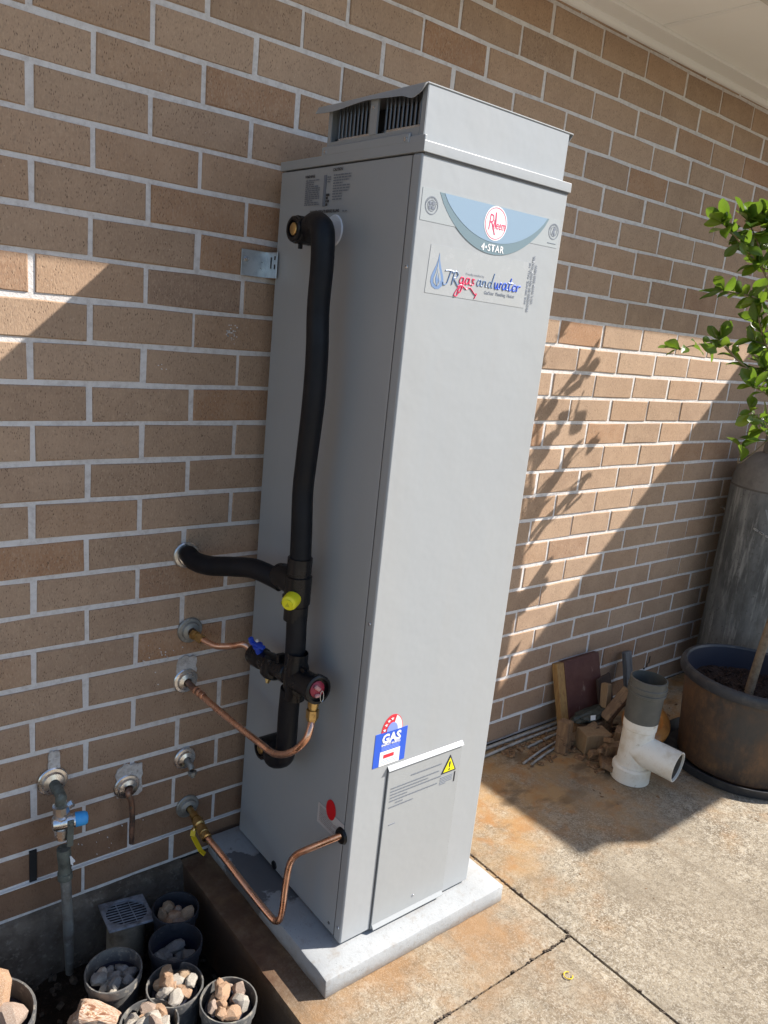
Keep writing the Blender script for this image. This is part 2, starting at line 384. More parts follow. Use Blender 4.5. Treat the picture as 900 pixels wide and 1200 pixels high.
def part(name, mb, m, parent, ang=35, label=None):
    org = V(root(parent).location)
    o = bpy.data.objects.new(name, mb.finish(name, org, m, ang)); COL.objects.link(o); o.parent = parent
    if ang == 35: wn(o)
    if label: o['label'] = label
    return o
def solo(name, mb, m, loc=(0, 0, 0), label=None, cat=None, group=None, kind=None, ang=35):
    o = bpy.data.objects.new(name, mb.finish(name, V(loc), m, ang)); COL.objects.link(o); o.location = loc
    return tag(o, label, cat, group, kind)
def inst(name, me, M, parent=None):
    o = bpy.data.objects.new(name, me); COL.objects.link(o)
    if parent:
        o.parent = parent; M = Matrix.Translation(-V(root(parent).location)) @ M
    o.matrix_local = M
    return o
def text_mesh(txt, size, shear=0, align='CENTER', bold=0, spacing=1):
    c = bpy.data.curves.new('lettering', 'FONT'); c.body = txt; c.size = size; c.shear = shear; c.align_x = align; c.align_y = 'CENTER'
    c.resolution_u = 2; c.offset = bold; c.space_character = spacing
    o = bpy.data.objects.new('lettering', c); COL.objects.link(o)
    dg = bpy.context.evaluated_depsgraph_get(); dg.update()
    me = bpy.data.meshes.new_from_object(o.evaluated_get(dg))
    bpy.data.objects.remove(o); return me

# ------------------------------------------------------------------ ground and pavement
b = MB(); b.poly([(-150, -150, -.24), (150, -150, -.24), (150, 150, -.24), (-150, 150, -.24)])
solo('ground', b, SOIL, kind='structure')
def sheet(b, x0, x1, y0, y1, nx, ny, fz):
    g = [[b.bm.verts.new((x0 + (x1 - x0) * i / nx, y0 + (y1 - y0) * j / ny, fz(x0 + (x1 - x0) * i / nx, y0 + (y1 - y0) * j / ny))) for j in range(ny + 1)] for i in range(nx + 1)]
    for i in range(nx):
        for j in range(ny): b.bm.faces.new((g[i][j], g[i + 1][j], g[i + 1][j + 1], g[i][j + 1]))
b = MB()
sheet(b, -1.6, .42, -1.0, .0, 110, 60, lambda x, y: -.185 + .022 * mnoise.fractal(V((x * 9, y * 9, 0)), 1, 2, 4) + .02 * max(0, -x))
solo('garden_soil', b, SOIL, kind='structure')
# soil crumbs and dead leaves in the bed
b = MB()
for i in range(420):
    x, y = random.uniform(-.3, .37), random.uniform(-.6, -.02); s = random.uniform(.003, .009)
    M = Matrix.Translation((x, y, -.178 + random.uniform(-.004, .012))) @ Matrix.Rotation(random.uniform(0, 6), 4, V((random.random(), random.random(), 1))) @ Matrix.Diagonal((s, s * random.uniform(.4, 1), s * random.uniform(.3, .8), 1))
    b.box((-1, -1, -1), (1, 1, 1), M=M)
solo('soil_crumbs', b, mat('soil_crumb', (.04, .028, .02), [(50, (.09, .07, .05), .45, .62)], 1), kind='stuff', label='dark crumbs and bark bits on the garden bed soil', cat='soil crumbs', ang=0)
def slab(x0, x1, y0, y1, z=0, edge=None):
    """one concrete bay: top with slightly wavy, broken edges, sides going down"""
    b = MB(); nx, ny = max(4, int((x1 - x0) / .035)), max(4, int((y1 - y0) / .035))
    nx, ny = min(nx, 90), min(ny, 90); g = []
    for i in range(nx + 1):
        row = []
        for j in range(ny + 1):
            x, y = x0 + (x1 - x0) * i / nx, y0 + (y1 - y0) * j / ny
            e = .0018 * mnoise.fractal(V((x * 22, y * 22, 3)), 1, 2, 3)
            ex, ey = x, y; on = i in (0, nx) or j in (0, ny)
            if i in (0, nx): ex += e
            if j in (0, ny) and not (y > -.05): ey += e
            row.append(b.bm.verts.new((ex, ey, z + .0022 * mnoise.fractal(V((x * 3, y * 3, 0)), 1, 2, 3) - (.004 + abs(e) if on else 0))))
        g.append(row)
    for i in range(nx):
        for j in range(ny): b.bm.faces.new((g[i][j], g[i + 1][j], g[i + 1][j + 1], g[i][j + 1]))
    rim = [g[i][0] for i in range(nx + 1)] + [g[nx][j] for j in range(1, ny + 1)] + [g[i][ny] for i in range(nx - 1, -1, -1)] + [g[0][j] for j in range(ny - 1, 0, -1)]
    low = [b.bm.verts.new((v.co.x, v.co.y, -.23)) for v in rim]
    for k in range(len(rim)):
        k2 = (k + 1) % len(rim); b.bm.faces.new((rim[k], rim[k2], low[k2], low[k]))
    return solo('concrete_slab', b, CONC, kind='structure', ang=50)
slab(.386, 1.1175, -.7875, 0)
slab(.386, 1.1175, -2.6, -.7925)
slab(1.1255, 3.4, -2.6, 0)
slab(3.412, 8, -2.6, 0)
slab(-4, .376, -2.6, -.9)
slab(-4, 3.4, -7, -2.612); slab(3.412, 10, -7, -2.612)
# footing under the wall beside the garden bed, rough top edge
b = MB(); g = []
for i in range(81):
    x = -1.6 + 1.985 * i / 80; n1 = mnoise.fractal(V((x * 14, 0, 1)), 1, 2, 3); n2 = mnoise.fractal(V((x * 9, 5, 1)), 1, 2, 3)
    g.append([b.bm.verts.new(p) for p in ((x, .02, .002), (x, -.012 - .006 * n1, .0 - .004 * n2), (x, -.022 - .007 * n2, -.012), (x, -.03 - .008 * n1, -.09), (x, -.035 - .01 * n2, -.23))])
for a, c in zip(g, g[1:]):
    for k in range(4): b.bm.faces.new((a[k], c[k], c[k + 1], a[k + 1]))
solo('footing', b, FOOT, kind='structure', ang=60)

# ------------------------------------------------------------------ brick wall
CH = .0875
wall = thing('brick_wall', (0, 0, 0), 'brown brick house wall with pale flush joints behind the water heater', 'wall')
b = MB(); b.box((-4.03, .0028, 0), (4.65, .12, 2.6)); part('mortar', b, MORTAR, wall, ang=0)
def brick_mesh(seed, L=.2285):
    rr = random.Random(seed); b = MB(); H = .0762; c = .0022; hl, hh = L / 2, H / 2
    j = lambda s=.0014: rr.uniform(-s, s)
    front = [(-hl + c, -hh + c), (0 + j(), -hh + c + j(.0006)), (hl - c, -hh + c), (hl - c, hh - c), (j(), hh - c + j(.0006)), (-hl + c, hh - c)]
    outer = [(-hl, -hh), (0, -hh + j(.0005)), (hl, -hh), (hl, hh), (0, hh + j(.0005)), (-hl, hh)]
    front = [(x + j(), z + j()) for x, z in front]; outer = [(x + j(), z + j()) for x, z in outer]
    F = [b.bm.verts.new((x, j(.0006), z)) for x, z in front]; O = [b.bm.verts.new((x, .0025, z)) for x, z in outer]; B = [b.bm.verts.new((x, .03, z)) for x, z in outer]
    b.bm.faces.new(F[::-1])
    for k in range(6):
        k2 = (k + 1) % 6
        b.bm.faces.new((F[k], F[k2], O[k2], O[k])); b.bm.faces.new((O[k], O[k2], B[k2], B[k]))
    return b.finish('brick', V((0, 0, 0)), BRICK, 0)
BM = [brick_mesh(i) for i in range(6)]
HALF = brick_mesh(50, .11)
cand = []
HEAT = [(333, 195), (500, 105), (660, 160), (545, 1035), (400, 1100), (285, 980)]
def inside(x, y, P):
    r = False
    for (x1, y1), (x2, y2) in zip(P, P[1:] + P[:1]):
        if (y1 > y) != (y2 > y) and x < (x2 - x1) * (y - y1) / (y2 - y1) + x1: r = not r
    return r
rr = random.Random(3)
for row in range(-6, 24):
    z = 2.06 - row * CH
    for k in range(-33, 36):
        if (k - row) % 2: continue
        x = k * .12 + .12
        if x > 4.5 or x < -3.9: continue
        q = [project((x + dx, 0, z + dz)) for dx in (-.115, .115) for dz in (-.038, .038)]
        vis = 0
        if all(a[2] > .2 for a in q):
            sm = [project((x + dx, 0, z + dz)) for dx in (-.11, -.05, 0, .05, .11) for dz in (-.035, 0, .035)]
            if z - .038 < 2.478 and any(-2 < a[0] < 902 and -2 < a[1] < 1202 and not inside(a[0], a[1], HEAT) for a in sm):
                vis = abs(q[0][0] - q[3][0]) * abs(q[0][1] - q[3][1]) + 1
        M = Matrix.Translation((x + rr.uniform(-.003, .003), rr.uniform(-.0012, .001), z + rr.uniform(-.0014, .0014))) @ Matrix.Rotation(rr.uniform(-.007, .007), 4, 'Y') @ Matrix.Rotation(rr.uniform(-.004, .004), 4, 'Z') @ Matrix.Rotation(rr.uniform(-.006, .006), 4, 'X')
        cand.append((vis, row, x, M, rr.randrange(6)))
cand.sort(key=lambda c: -c[0])
rest = MB(); n_in = 0
for i, (vis, row, x, M, v) in enumerate(cand):
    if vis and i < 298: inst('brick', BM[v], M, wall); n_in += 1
    else: rest.mesh(BM[v], M)
print('bricks in view', sum(c[0] > 0 for c in cand), 'parts', n_in)
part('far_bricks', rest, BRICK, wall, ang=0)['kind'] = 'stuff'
# damp-proof course: thin pale strip that shows between the two lowest courses
b = MB(); zt = 2.06 - 22.5 * CH
for i in range(60):
    x0 = -4 + 8.65 * i / 60; x1 = x0 + 8.65 / 60
    b.box((x0, -.0065, zt - .0012 + .0012 * math.sin(i * 1.7)), (x1, .02, zt + .0012 + .0012 * math.sin(i * 1.7)))
part('damp_course', b, mat('damp_course_plastic', (.80, .79, .77), rough=.5), wall)
# open weep hole and a settlement crack, black slots in the joints
for x, z, w in ((-.003, .135, .0085),):
    b = MB(); b.box((x - w, -.0015, z - .048), (x + w, .02, z + .046)); part('weep_hole', b, DARKIN, wall)
b = MB()
for dx, z0, z1 in ((0, .118, .15), (-.012, .10, .118), (-.030, .088, .10)):
    b.box((2.66 + dx - .0035, -.0018, z0), (2.66 + dx + .0035, .02, z1 + .002))
part('crack', b, DARKIN, wall)
def patch(cx, cz, pts, dpt=.004):
    b = MB(); b.poly([(cx + u, -.0025 - dpt * .3, cz + v) for u, v in pts], (0, .02, 0)); part('mortar_patch', b, PATCH, wall)
def blob(w, h, seed, n=26, sq=.8):
    r_ = random.Random(seed); P = []
    for i in range(n):
        a = 2 * PI * i / n; c, s_ = math.cos(a), math.sin(a)
        f = 1 / max(abs(c), abs(s_)) ** sq
        P.append((w * c * f * r_.uniform(.88, 1.05), h * s_ * f * r_.uniform(.88, 1.05)))
    return P
patch(.232, .298, blob(.036, .050, 1)); patch(.378, .577, blob(.029, .042, 2)); patch(.046, .405, blob(.014, .035, 3))

b = MB(); rq = random.Random(14)
for cx, cz, n, sp, r0 in ((.455, 1.443, 26, .010, .0022), (.285, 1.36, 5, .006, .0016), (.30, .62, 22, .022, .0022), (.17, .15, 8, .02, .0016), (.25, .16, 6, .02, .0018)):
    for _ in range(n):
        u, v, r_ = rq.gauss(0, sp), rq.gauss(0, sp), rq.uniform(.4, 1) * r0
        b.poly([(cx + u + r_ * math.cos(t) * rq.uniform(.7, 1.2), -.0022, cz + v + r_ * math.sin(t) * rq.uniform(.7, 1.2)) for t in (0, 1.05, 2.1, 3.14, 4.2, 5.2)], (0, .004, 0))
part('mortar_splashes', b, MORTAR, wall, 0)['kind'] = 'stuff'
# house wing round the corner on the right (its eave throws the wedge of shade)
wing = thing('brick_side_wall', (4.65, 0, 0), 'brick return wall of the house wing round the corner', 'wall')
b = MB(); b.box((4.655, -1.5, 0), (4.8, 0, 2.6)); part('mortar', b, MORTAR, wing, ang=0)
b = MB()
for row in range(-5, 24):
    z = 2.06 - row * CH
    for k in range(7):
        y = -.13 - k * .24 - (.12 if row % 2 else 0)
        if y < -1.45: continue
        b.mesh(BM[k % 6], Matrix.Translation((4.65, y, z)) @ Matrix.Rotation(-PI / 2, 4, 'Z'))
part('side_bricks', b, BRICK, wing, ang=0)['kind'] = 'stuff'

# ------------------------------------------------------------------ eaves and roof
roof = thing('house_eave', (1.5, -.2, 2.49), 'cream painted eave soffit above the brick wall', 'eave')
YF, XF, YW, ZF = -.479, 4.19, -2.017, 2.45
b = MB()
for x0, x1 in ((-4, .648), (.652, 1.848), (1.852, 3.048), (3.052, 4.65)): b.box((x0, YF + .02, 2.49), (x1, .05, 2.497), .001, 1)
b.box((XF + .02, YW + .02, 2.49), (8, YF + .02, 2.497)); part('soffit_panel', b, SOFF, roof)
for x in (.65, 1.85, 3.05):
    b = MB(); b.box((x - .011, YF + .021, 2.4868), (x + .011, -.092, 2.4905), .0015, 1); part('cover_strip', b, SOFFB, roof)
b = MB(); b.box((-4, -.09, 2.478), (4.65, -.0015, 2.4899), .003, 2); part('moulding', b, SOFFB, roof)
b = MB(); b.lathe([(0, 0), (.017, 0), (.017, 8.65), (0, 8.65)], (-4, -.006, 2.478), (1, 0, 0), 12); part('quad_bead', b, SOFFB, roof)
b = MB(); b.box((-4, YF, ZF), (XF, YF + .02, 2.62)); b.box((XF, YW, ZF), (XF + .02, YF + .02, 2.62)); b.box((XF + .02, YW, ZF), (8, YW + .02, 2.62))
part('fascia', b, FASC, roof)
b = MB()
b.poly([(-4, YF - .03, 2.64), (XF, YF - .03, 2.64), (XF + 2, 2.0, 3.6), (-4, 2.0, 3.6)], (0, 0, .03))
b.poly([(XF - .03, YW - .03, 2.64), (8, YW - .03, 2.64), (8, 2.2, 3.9), (XF + 2, 2.0, 3.6), (XF - .03, YF - .03, 2.64)], (0, 0, .03))
part('roof_cladding', b, ROOFM, roof, ang=0)

# ------------------------------------------------------------------ heater slab
SL = V((.75, -.304, .0))
b = MB(); b.box((.462, -.606, .001), (1.052, -.012, .052), .004, 2)
bmesh.ops.subdivide_edges(b.bm, edges=[e for e in b.bm.edges if e.calc_length() > .2], cuts=14, use_grid_fill=True)
for v in b.bm.verts:
    n = mnoise.fractal(v.co * 22, 1, 2, 3); v.co += V((.002 * n, .002 * mnoise.noise(v.co * 31), .0012 * n))
hs = solo('concrete_base_slab', b, SLABM, SL, 'pale grey precast concrete slab under the water heater', 'slab')

# ------------------------------------------------------------------ water heater
X0, X1, Y0, Y1, Z0, Z1 = .543, .972, -.542, -.04, .056, 1.846
H = thing('water_heater', (.75, -.3, .052), 'tall beige grey gas storage water heater standing on the concrete slab', 'water heater')
b = MB(); b.box((X0 + .001, Y0 + .03, Z0 + .006), (X1 - .001, Y1, Z1 - .022), .004, 2); cab = part('cabinet', b, PAINT, H)
b = MB(); b.box((X0, Y0, Z0 + .004), (X1, Y0 + .0285, Z1 - .021), .005, 3); fr = part('front_panel', b, PAINT, H)
b = MB(); b.box((X0 + .0025, Y0 + .0275, Z0 + .008), (X1 - .0025, Y0 + .031, Z1 - .024)); part('panel_joint', b, SEAM, H)
b = MB(); b.box((X0 + .03, Y0 + .03, .0522), (X1 - .03, Y1 - .03, Z0 + .01)); part('foot', b, SEAM, H)
b = MB()
b.box((X0 - .0015, Y0 - .0045, Z1 - .020), (X1 + .0025, Y1 + .002, Z1), .0016, 2); lid = part('lid', b, PAINT, H)
b = MB(); b.box((X0 + .004, Y0 - .002, Z1 - .0235), (X1 - .002, Y0 + .03, Z1 - .0195)); part('lid_shadow_gap', b, SEAM, lid)
b = MB(); b.box((X0 - .0015, -.50, Z1 - .002), (X0 + .005, -.205, Z1 + .017), .002, 1); b.box((X0 - .001, Y0 - .0035, Z1 - .004), (X0 + .005, -.501, Z1 + .010), .002, 2)
part('lid_flange', b, PAINT, lid)
for y in (-.49, -.22):
    b = MB(); b.lathe([(0, -.004), (.004, -.003), (.0045, 0)], (X0 - .0005, y, Z1 + .006), (1, 0, 0), 10); part('screw', b, BRIGHT, H)
for z in (1.62, .88, .10):
    b = MB(); b.lathe([(0, -.0025), (.0035, -.0015), (.004, 0)], (X0, Y0 + .012, z), (1, 0, 0), 10); part('screw', b, BRIGHT, H)
b = MB(); b.lathe([(0, -.0025), (.0035, -.0015), (.004, 0)], (X0 + .001, Y0 + .05, .085), (1, 0, 0), 10); part('screw', b, SEAM, H)
# flue hood
hx0, hx1, hy0, hy1, hz0, hz1 = .549, .957, -.534, -.215, Z1, 1.9435
hood = MB()
hood.box((hx0, hy0, hz0), (hx1, hy0 + .002, hz1), .0008, 1)          # front
hood.box((hx1 - .002, hy0 + .002, hz0), (hx1, hy1, hz1)); hood.box((hx0 + .002, hy1 - .002, hz0), (hx1 - .002, hy1, hz1))
hood = part('flue_hood', hood, PAINT, H)
b = MB(); t = .0015
b.box((hx0 - .001, hy0 + .0005, hz0), (hx0 + t, hy0 + .014, hz1)); b.box((hx0 - .001, hy1 - .012, hz0), (hx0 + t, hy1, hz1))
b.box((hx0 - .0014, hy0 + .0145, hz0), (hx0 + t, hy1 - .0125, hz0 + .026)); b.box((hx0 - .003, -.388, hz0 + .026), (hx0 + t, -.364, hz1))
part('side_frame', b, PAINTD, hood)
b = MB(); b.box((hx0 + .06, hy0 + .004, hz0 + .004), (hx1 - .006, hy1 - .004, hz1 - .006)); part('dark_flue', b, DARKIN, hood)
gx = hx0 + .010
for a, c in ((hy0 + .016, -.390), (-.362, hy1 - .014)):
    b = MB(); b.box((gx, a, hz0 + .012), (gx + .002, c, hz0 + .034)); part('grille_plate', b, BRIGHT, hood)
    n = 10; step = (c - a) / n
    for i in range(n):
        y = a + step * i; w = step * .42
        g = MB(); g.box((gx - .0006, y, hz0 + .034), (gx + .0026, y + w, hz1 - .002), .0006, 1); part('grille_bar', g, GRILLE, hood)
top = MB(); top.box((hx0 - .004, hy0 - .0015, hz1), (hx1 + .012, hy1 - .0, hz1 + .003), .001, 1)
# folded lip along the left edge with its wavy cut
P = []; n = 40
for i in range(n + 1):
    f = i / n; y = hy0 - .001 + (hy1 - hy0 + .04) * f
    dz = .013 + .003 * math.sin(f * 9.5) + (.009 * math.exp(-((f - .09) / .06) ** 2)) - (.010 if f < .02 else 0)
    P.append((y, dz))
for (ya, da), (yb, db) in zip(P, P[1:]):
    top.poly([(hx0 - .004, ya, hz1 + .002), (hx0 - .004, yb, hz1 + .002), (hx0 - .011, yb, hz1 + .002 - db), (hx0 - .011, ya, hz1 + .002 - da)], (.0015, 0, 0))
top.box((hx0 - .004, hy1, hz1), (hx1, hy1 + .04, hz1 + .003))
top.poly([(hx1 + .012, hy0 - .001, hz1 + .002), (hx1 + .012, hy1, hz1 + .002), (hx1 + .006, hy1, hz1 - .018), (hx1 + .006, hy0 + .004, hz1 - .014)], (.001, 0, 0))
part('hood_top', top, PAINT, hood)
b = MB(); b.lathe([(0, -.003), (.0035, -.002), (.004, 0)], (hx0 - .003, -.376, hz1 - .022), (1, 0, 0), 10); part('screw', b, BRIGHT, hood)

OUT_T, OUT_B = on_x(343, 268, .459), on_x(304, 878, .459)
OUT_T.x = OUT_B.x = .543
# plane helpers for print on the front (u = x, v = z) and on the left side (u = -y, v = z)
def fpt(u, v, d): return V((u, Y0 - d, v))
def lpt(u, v, d): return V((X0 - d, -u, v))
FM = lambda u, v, d, a=0: Matrix.Translation(fpt(u, v, d)) @ Matrix.Rotation(PI / 2, 4, 'X') @ Matrix.Rotation(a, 4, 'Z')
LM = lambda u, v, d, a=0: Matrix.Translation(lpt(u, v, d)) @ Matrix.Rotation(-PI / 2, 4, 'Z') @ Matrix.Rotation(PI / 2, 4, 'X') @ Matrix.Rotation(a, 4, 'Z')
def flat(name, pts, m, parent, d, side=fpt, label=None):
    b = MB(); b.poly([side(u, v, 0 if False else d) for u, v in pts], side(0, 0, 0) - side(0, 0, d)); return part(name, b, m, parent, 0, label)
def rect(u0, v0, u1, v1): return [(u0, v0), (u1, v0), (u1, v1), (u0, v1)]
def ell(cu, cv, ru, rv, n=36, a0=0, a1=2 * PI): return [(cu + ru * math.cos(a0 + (a1 - a0) * i / n), cv + rv * math.sin(a0 + (a1 - a0) * i / n)) for i in range(n if a1 - a0 > 6.2 else n + 1)]
def write(txt, size, u, v, m, parent, d, shear=0, align='CENTER', bold=0, spacing=1, a=0, FMx=FM, sx=1):
    b = MB(); b.mesh(text_mesh(txt, size, shear, align, bold, spacing), FMx(u, v, d, a) @ Matrix.Diagonal((sx, 1, 1, 1))); return part('lettering', b, m, parent, 0)
def ring(cu, cv, ru, rv, w, m, parent, d, side=fpt, n=40):
    b = MB(); A = ell(cu, cv, ru, rv, n); B = ell(cu, cv, ru - w, rv - w, n)
    for i in range(n): b.poly([side(*A[i], d), side(*A[(i + 1) % n], d), side(*B[(i + 1) % n], d), side(*B[i], d)])
    return part('printed_ring', b, m, parent, 0)

# main badge
bd = flat('brand_badge', rect(.553, 1.708, .958, 1.766), CLEARL, H, .0006, label='wide pale badge with a blue swoosh and red script oval')
A0, A1_ = .597, .920
def arc(depth, u0, u1, n=30): return [(u0 + (u1 - u0) * i / n, 1.764 - depth * (1 - (2 * i / n - 1) ** 2) ** .82) for i in range(n + 1)]
flat('swoosh_band', arc(.094, A0, A1_), BADGED, bd, .0010)
flat('swoosh_field', arc(.071, A0 + .012, A1_ - .006), BADGE, bd, .0014)
flat('oval', ell(.757, 1.7305, .0335, .0335), WHITEP, bd, .0018)
ring(.757, 1.7305, .031, .031, .0014, REDINK, bd, .0021)
write('R', .047, .744, 1.730, REDINK, bd, .0022, .1, bold=-.0006, sx=.7)
write('heem', .026, .768, 1.7275, REDINK, bd, .0022, .1, bold=.0001, sx=.62)
for (p0, p1, w) in (((.748, 1.728), (.757, 1.708), .0012), ((.755, 1.752), (.757, 1.724), .0014)):
    dv = V((p1[0] - p0[0], p1[1] - p0[1])).normalized(); nn = V((-dv.y, dv.x)) * w
    flat('script_stroke', [(p0[0] + nn.x, p0[1] + nn.y), (p1[0] + nn.x, p1[1] + nn.y), (p1[0] - nn.x, p1[1] - nn.y), (p0[0] - nn.x, p0[1] - nn.y)], REDINK, bd, .0024)
write('4\u2022STAR', .0195, .757, 1.6815, WHITEP, bd, .0016, bold=.0003, spacing=1.1)
for cu, cv in ((.579, 1.737), (.9405, 1.741)):
    ring(cu, cv, .0165, .0165, .0016, GREYINK, bd, .0012); ring(cu, cv, .0105, .0105, .0012, GREYINK, bd, .0012)
for q in ((-1, -1), (-1, 1), (1, -1), (1, 1)):
    flat('emblem_mark', rect(.579 + q[0] * .0038 - .003, 1.737 + q[1] * .0038 - .003, .579 + q[0] * .0038 + .003, 1.737 + q[1] * .0038 + .003), GREYINK, bd, .0012)
flat('emblem_mark', [(.935, 1.734), (.939, 1.748), (.943, 1.750), (.947, 1.745), (.943, 1.742), (.946, 1.733), (.942, 1.732), (.940, 1.738), (.937, 1.733)], GREYINK, bd, .0012)
b = MB()
for i in range(10):
    for cu, cv in ((.579, 1.737), (.9405, 1.741)):
        a = .35 + i * .27
        u, v = cu + .0137 * math.cos(a), cv + .0137 * math.sin(a)
        b.poly([fpt(u - .0008, v - .0010, .0012), fpt(u + .0008, v - .0010, .0012), fpt(u + .0008, v + .0010, .0012), fpt(u - .0008, v + .0010, .0012)])
part('emblem_dots', b, GREYINK, bd, 0)['kind'] = 'stuff'
flat('printed_line', rect(.925, 1.7155, .953, 1.7168), GREYINK, bd, .0012)

# installer's sticker
st = flat('installer_sticker', [(.585, 1.577), (.878, 1.572), (.884, 1.668), (.589, 1.668)], mat('sticker_film', (.362, .376, .386), [(25, (.385, .398, .406), .45, .62)], .22), H, .0006, label='clear installer sticker with a blue flame drop and script lettering')
drop = [(.6135, 1.655), (.6165, 1.640), (.6225, 1.625), (.629, 1.612), (.6315, 1.602), (.6285, 1.593), (.621, 1.587), (.611, 1.586), (.602, 1.590), (.5965, 1.599), (.597, 1.609), (.602, 1.620), (.608, 1.632), (.6115, 1.643)]
flat('drop_shape', drop, LOGOB, st, .0010)
flat('flame_shape', [(.6125, 1.642), (.6145, 1.628), (.6205, 1.615), (.6235, 1.605), (.620, 1.596), (.6155, 1.591), (.6165, 1.600), (.6125, 1.592), (.6045, 1.598), (.6035, 1.606), (.6075, 1.616), (.611, 1.628)], CLEARL, st, .0014)
flat('flame_shape', [(.6125, 1.625), (.6125, 1.612), (.616, 1.603), (.6145, 1.592), (.6095, 1.600), (.6085, 1.607), (.611, 1.615)], LOGOB, st, .0018)
flat('flame_shape', [(.6165, 1.617), (.6175, 1.609), (.6205, 1.602), (.619, 1.597), (.6165, 1.604)], LOGOB, st, .0018)
def strokes(segs, m, w):
    """brush lettering: each stroke a short flattened tube lying on the sticker"""
    b = MB()
    for s in segs: b.tube([fpt(u, v, .001) for u, v in s], w, 5, True, 4)
    part('lettering', b, m, st, 60)
def glyph(u, v, s, strokes_): return [[(u + a * s, v + c * s) for a, c in g] for g in strokes_]
J_ = [[(.0, 1.0), (.5, 1.08), (1.15, 1.0)], [(.75, 1.05), (.55, .4), (.3, -.25), (-.1, -.35), (-.2, -.1)]]
R_ = [[(.25, 1.0), (.1, .4), (.0, -.2)], [(-.05, .9), (.4, 1.12), (.75, .85), (.5, .5), (.15, .42), (.5, .1), (.75, -.18), (.95, -.1)]]
g_ = [[(.5, .5), (.2, .5), (.05, .2), (.2, .0), (.45, .2), (.52, .5), (.42, -.3), (.2, -.75), (.0, -.6), (.3, -.2), (.7, .08)]]
a_ = [[(.5, .5), (.2, .5), (.05, .2), (.2, .0), (.42, .2), (.52, .5), (.5, .1), (.7, .05)]]
s_ = [[(.45, .48), (.2, .5), (.25, .28), (.4, .12), (.2, .0), (.02, .08)]]
n_ = [[(.1, .5), (.05, .0)], [(.06, .2), (.3, .5), (.42, .4), (.42, .08), (.6, .05)]]
d_ = [[(.45, .45), (.2, .5), (.05, .2), (.2, .0), (.42, .2), (.72, 1.25)], [(.5, .5), (.48, .08), (.65, .05)]]
w_ = [[(.05, .5), (.1, .05), (.3, .05), (.38, .45), (.42, .05), (.62, .05), (.7, .5), (.85, .4)]]
t_ = [[(.4, 1.0), (.2, .3), (.25, .0), (.5, .1)], [(.05, .62), (.6, .62)]]
e_ = [[(.08, .22), (.4, .35), (.3, .52), (.08, .3), (.15, .02), (.45, .08)]]
r_ = [[(.1, .5), (.08, .0)], [(.08, .3), (.35, .5), (.5, .42)]]
strokes(glyph(.634, 1.604, .020, J_), LOGOB, .0013)
strokes(glyph(.6545, 1.603, .020, R_), LOGOB, .0013)
u = .674; seg = []
for c in (g_, a_, s_): seg += glyph(u, 1.6035, .0235, c); u += .0165
seg += [[(.671, 1.597), (.681, 1.601), (.697, 1.594), (.706, 1.598), (.722, 1.586), (.727, 1.588), (.722, 1.578)], [(.676, 1.598), (.667, 1.586), (.664, 1.579), (.672, 1.579), (.674, 1.588)]]
strokes(seg, REDINK, .0014); seg = []; u = .724
for c in (a_, n_, d_): seg += glyph(u, 1.6035, .0235, c); u += .0165
strokes(seg, LOGOB, .0011); seg = []; u = .777
for c, adv in ((w_, .0235), (a_, .0165), (t_, .0145), (e_, .0135), (r_, .0135)): seg += glyph(u, 1.6035, .0255, c); u += adv
strokes(seg, BLUEINK, .0015)
write('Proudly installed by', .0068, .717, 1.6235, GREYINK, st, .001)
write('Gasfitter  Plumbing  Heater', .0098, .796, 1.5925, GREYINK, st, .001, bold=.0002, sx=.86)
for i, tx in enumerate(('FOR SERVICE, CALL, NS', 'PROVIDED BY AN HOT WATER', 'LIC L 06104 2023 NSW')):
    write(tx, .0088, .8795 + i * .0105, 1.624, GREYINK, H, .001, bold=.0003, a=PI / 2, sx=.95)

# energy rating label
en = flat('energy_label', rect(.585, .521, .680, .607), LABELB, H, .0008, label='blue energy rating sticker with a red star arch')
flat('arch', ell(.6325, .607, .0315, .041, 24, 0, PI), LABELR, en, .0006)
flat('arch_blank', [(.6325, .607)] + ell(.6325, .607, .0295, .039, 10, 0, 1.22), WHITEP, en, .0010)
flat('arch_core', ell(.6325, .607, .0165, .021, 16, 0, PI), PALEB, en, .0014)
for k in range(4):
    a = 2.95 - k * .42; cu, cv = .6325 + .0238 * math.cos(a), .607 + .031 * math.sin(a)
    flat('star', [(cu + (.0046 if i % 2 == 0 else .0019) * math.sin(i * PI / 5), cv + (.0046 if i % 2 == 0 else .0019) * math.cos(i * PI / 5)) for i in range(10)], WHITEP, en, .0014)
write('GAS', .0315, .633, .589, WHITEP, en, .0014, bold=.0014, spacing=1.0, sx=.95)
write('ENERGY RATING', .0075, .633, .5745, WHITEP, en, .0014, bold=.0003, sx=.98)
for v in (.5685, .565, .5615): flat('printed_line', rect(.606, v - .0006, .660, v + .0006), PALEB, en, .0012)
flat('white_box', rect(.603, .521, .663, .558), WHITEP, en, .0012)
flat('red_bar', rect(.614, .540, .645, .549), LABELR, en, .0016)
for v in (.553, .535, .531, .527): flat('printed_line', rect(.607, v - .0005, .658, v + .0005), PALEB, en, .0015)

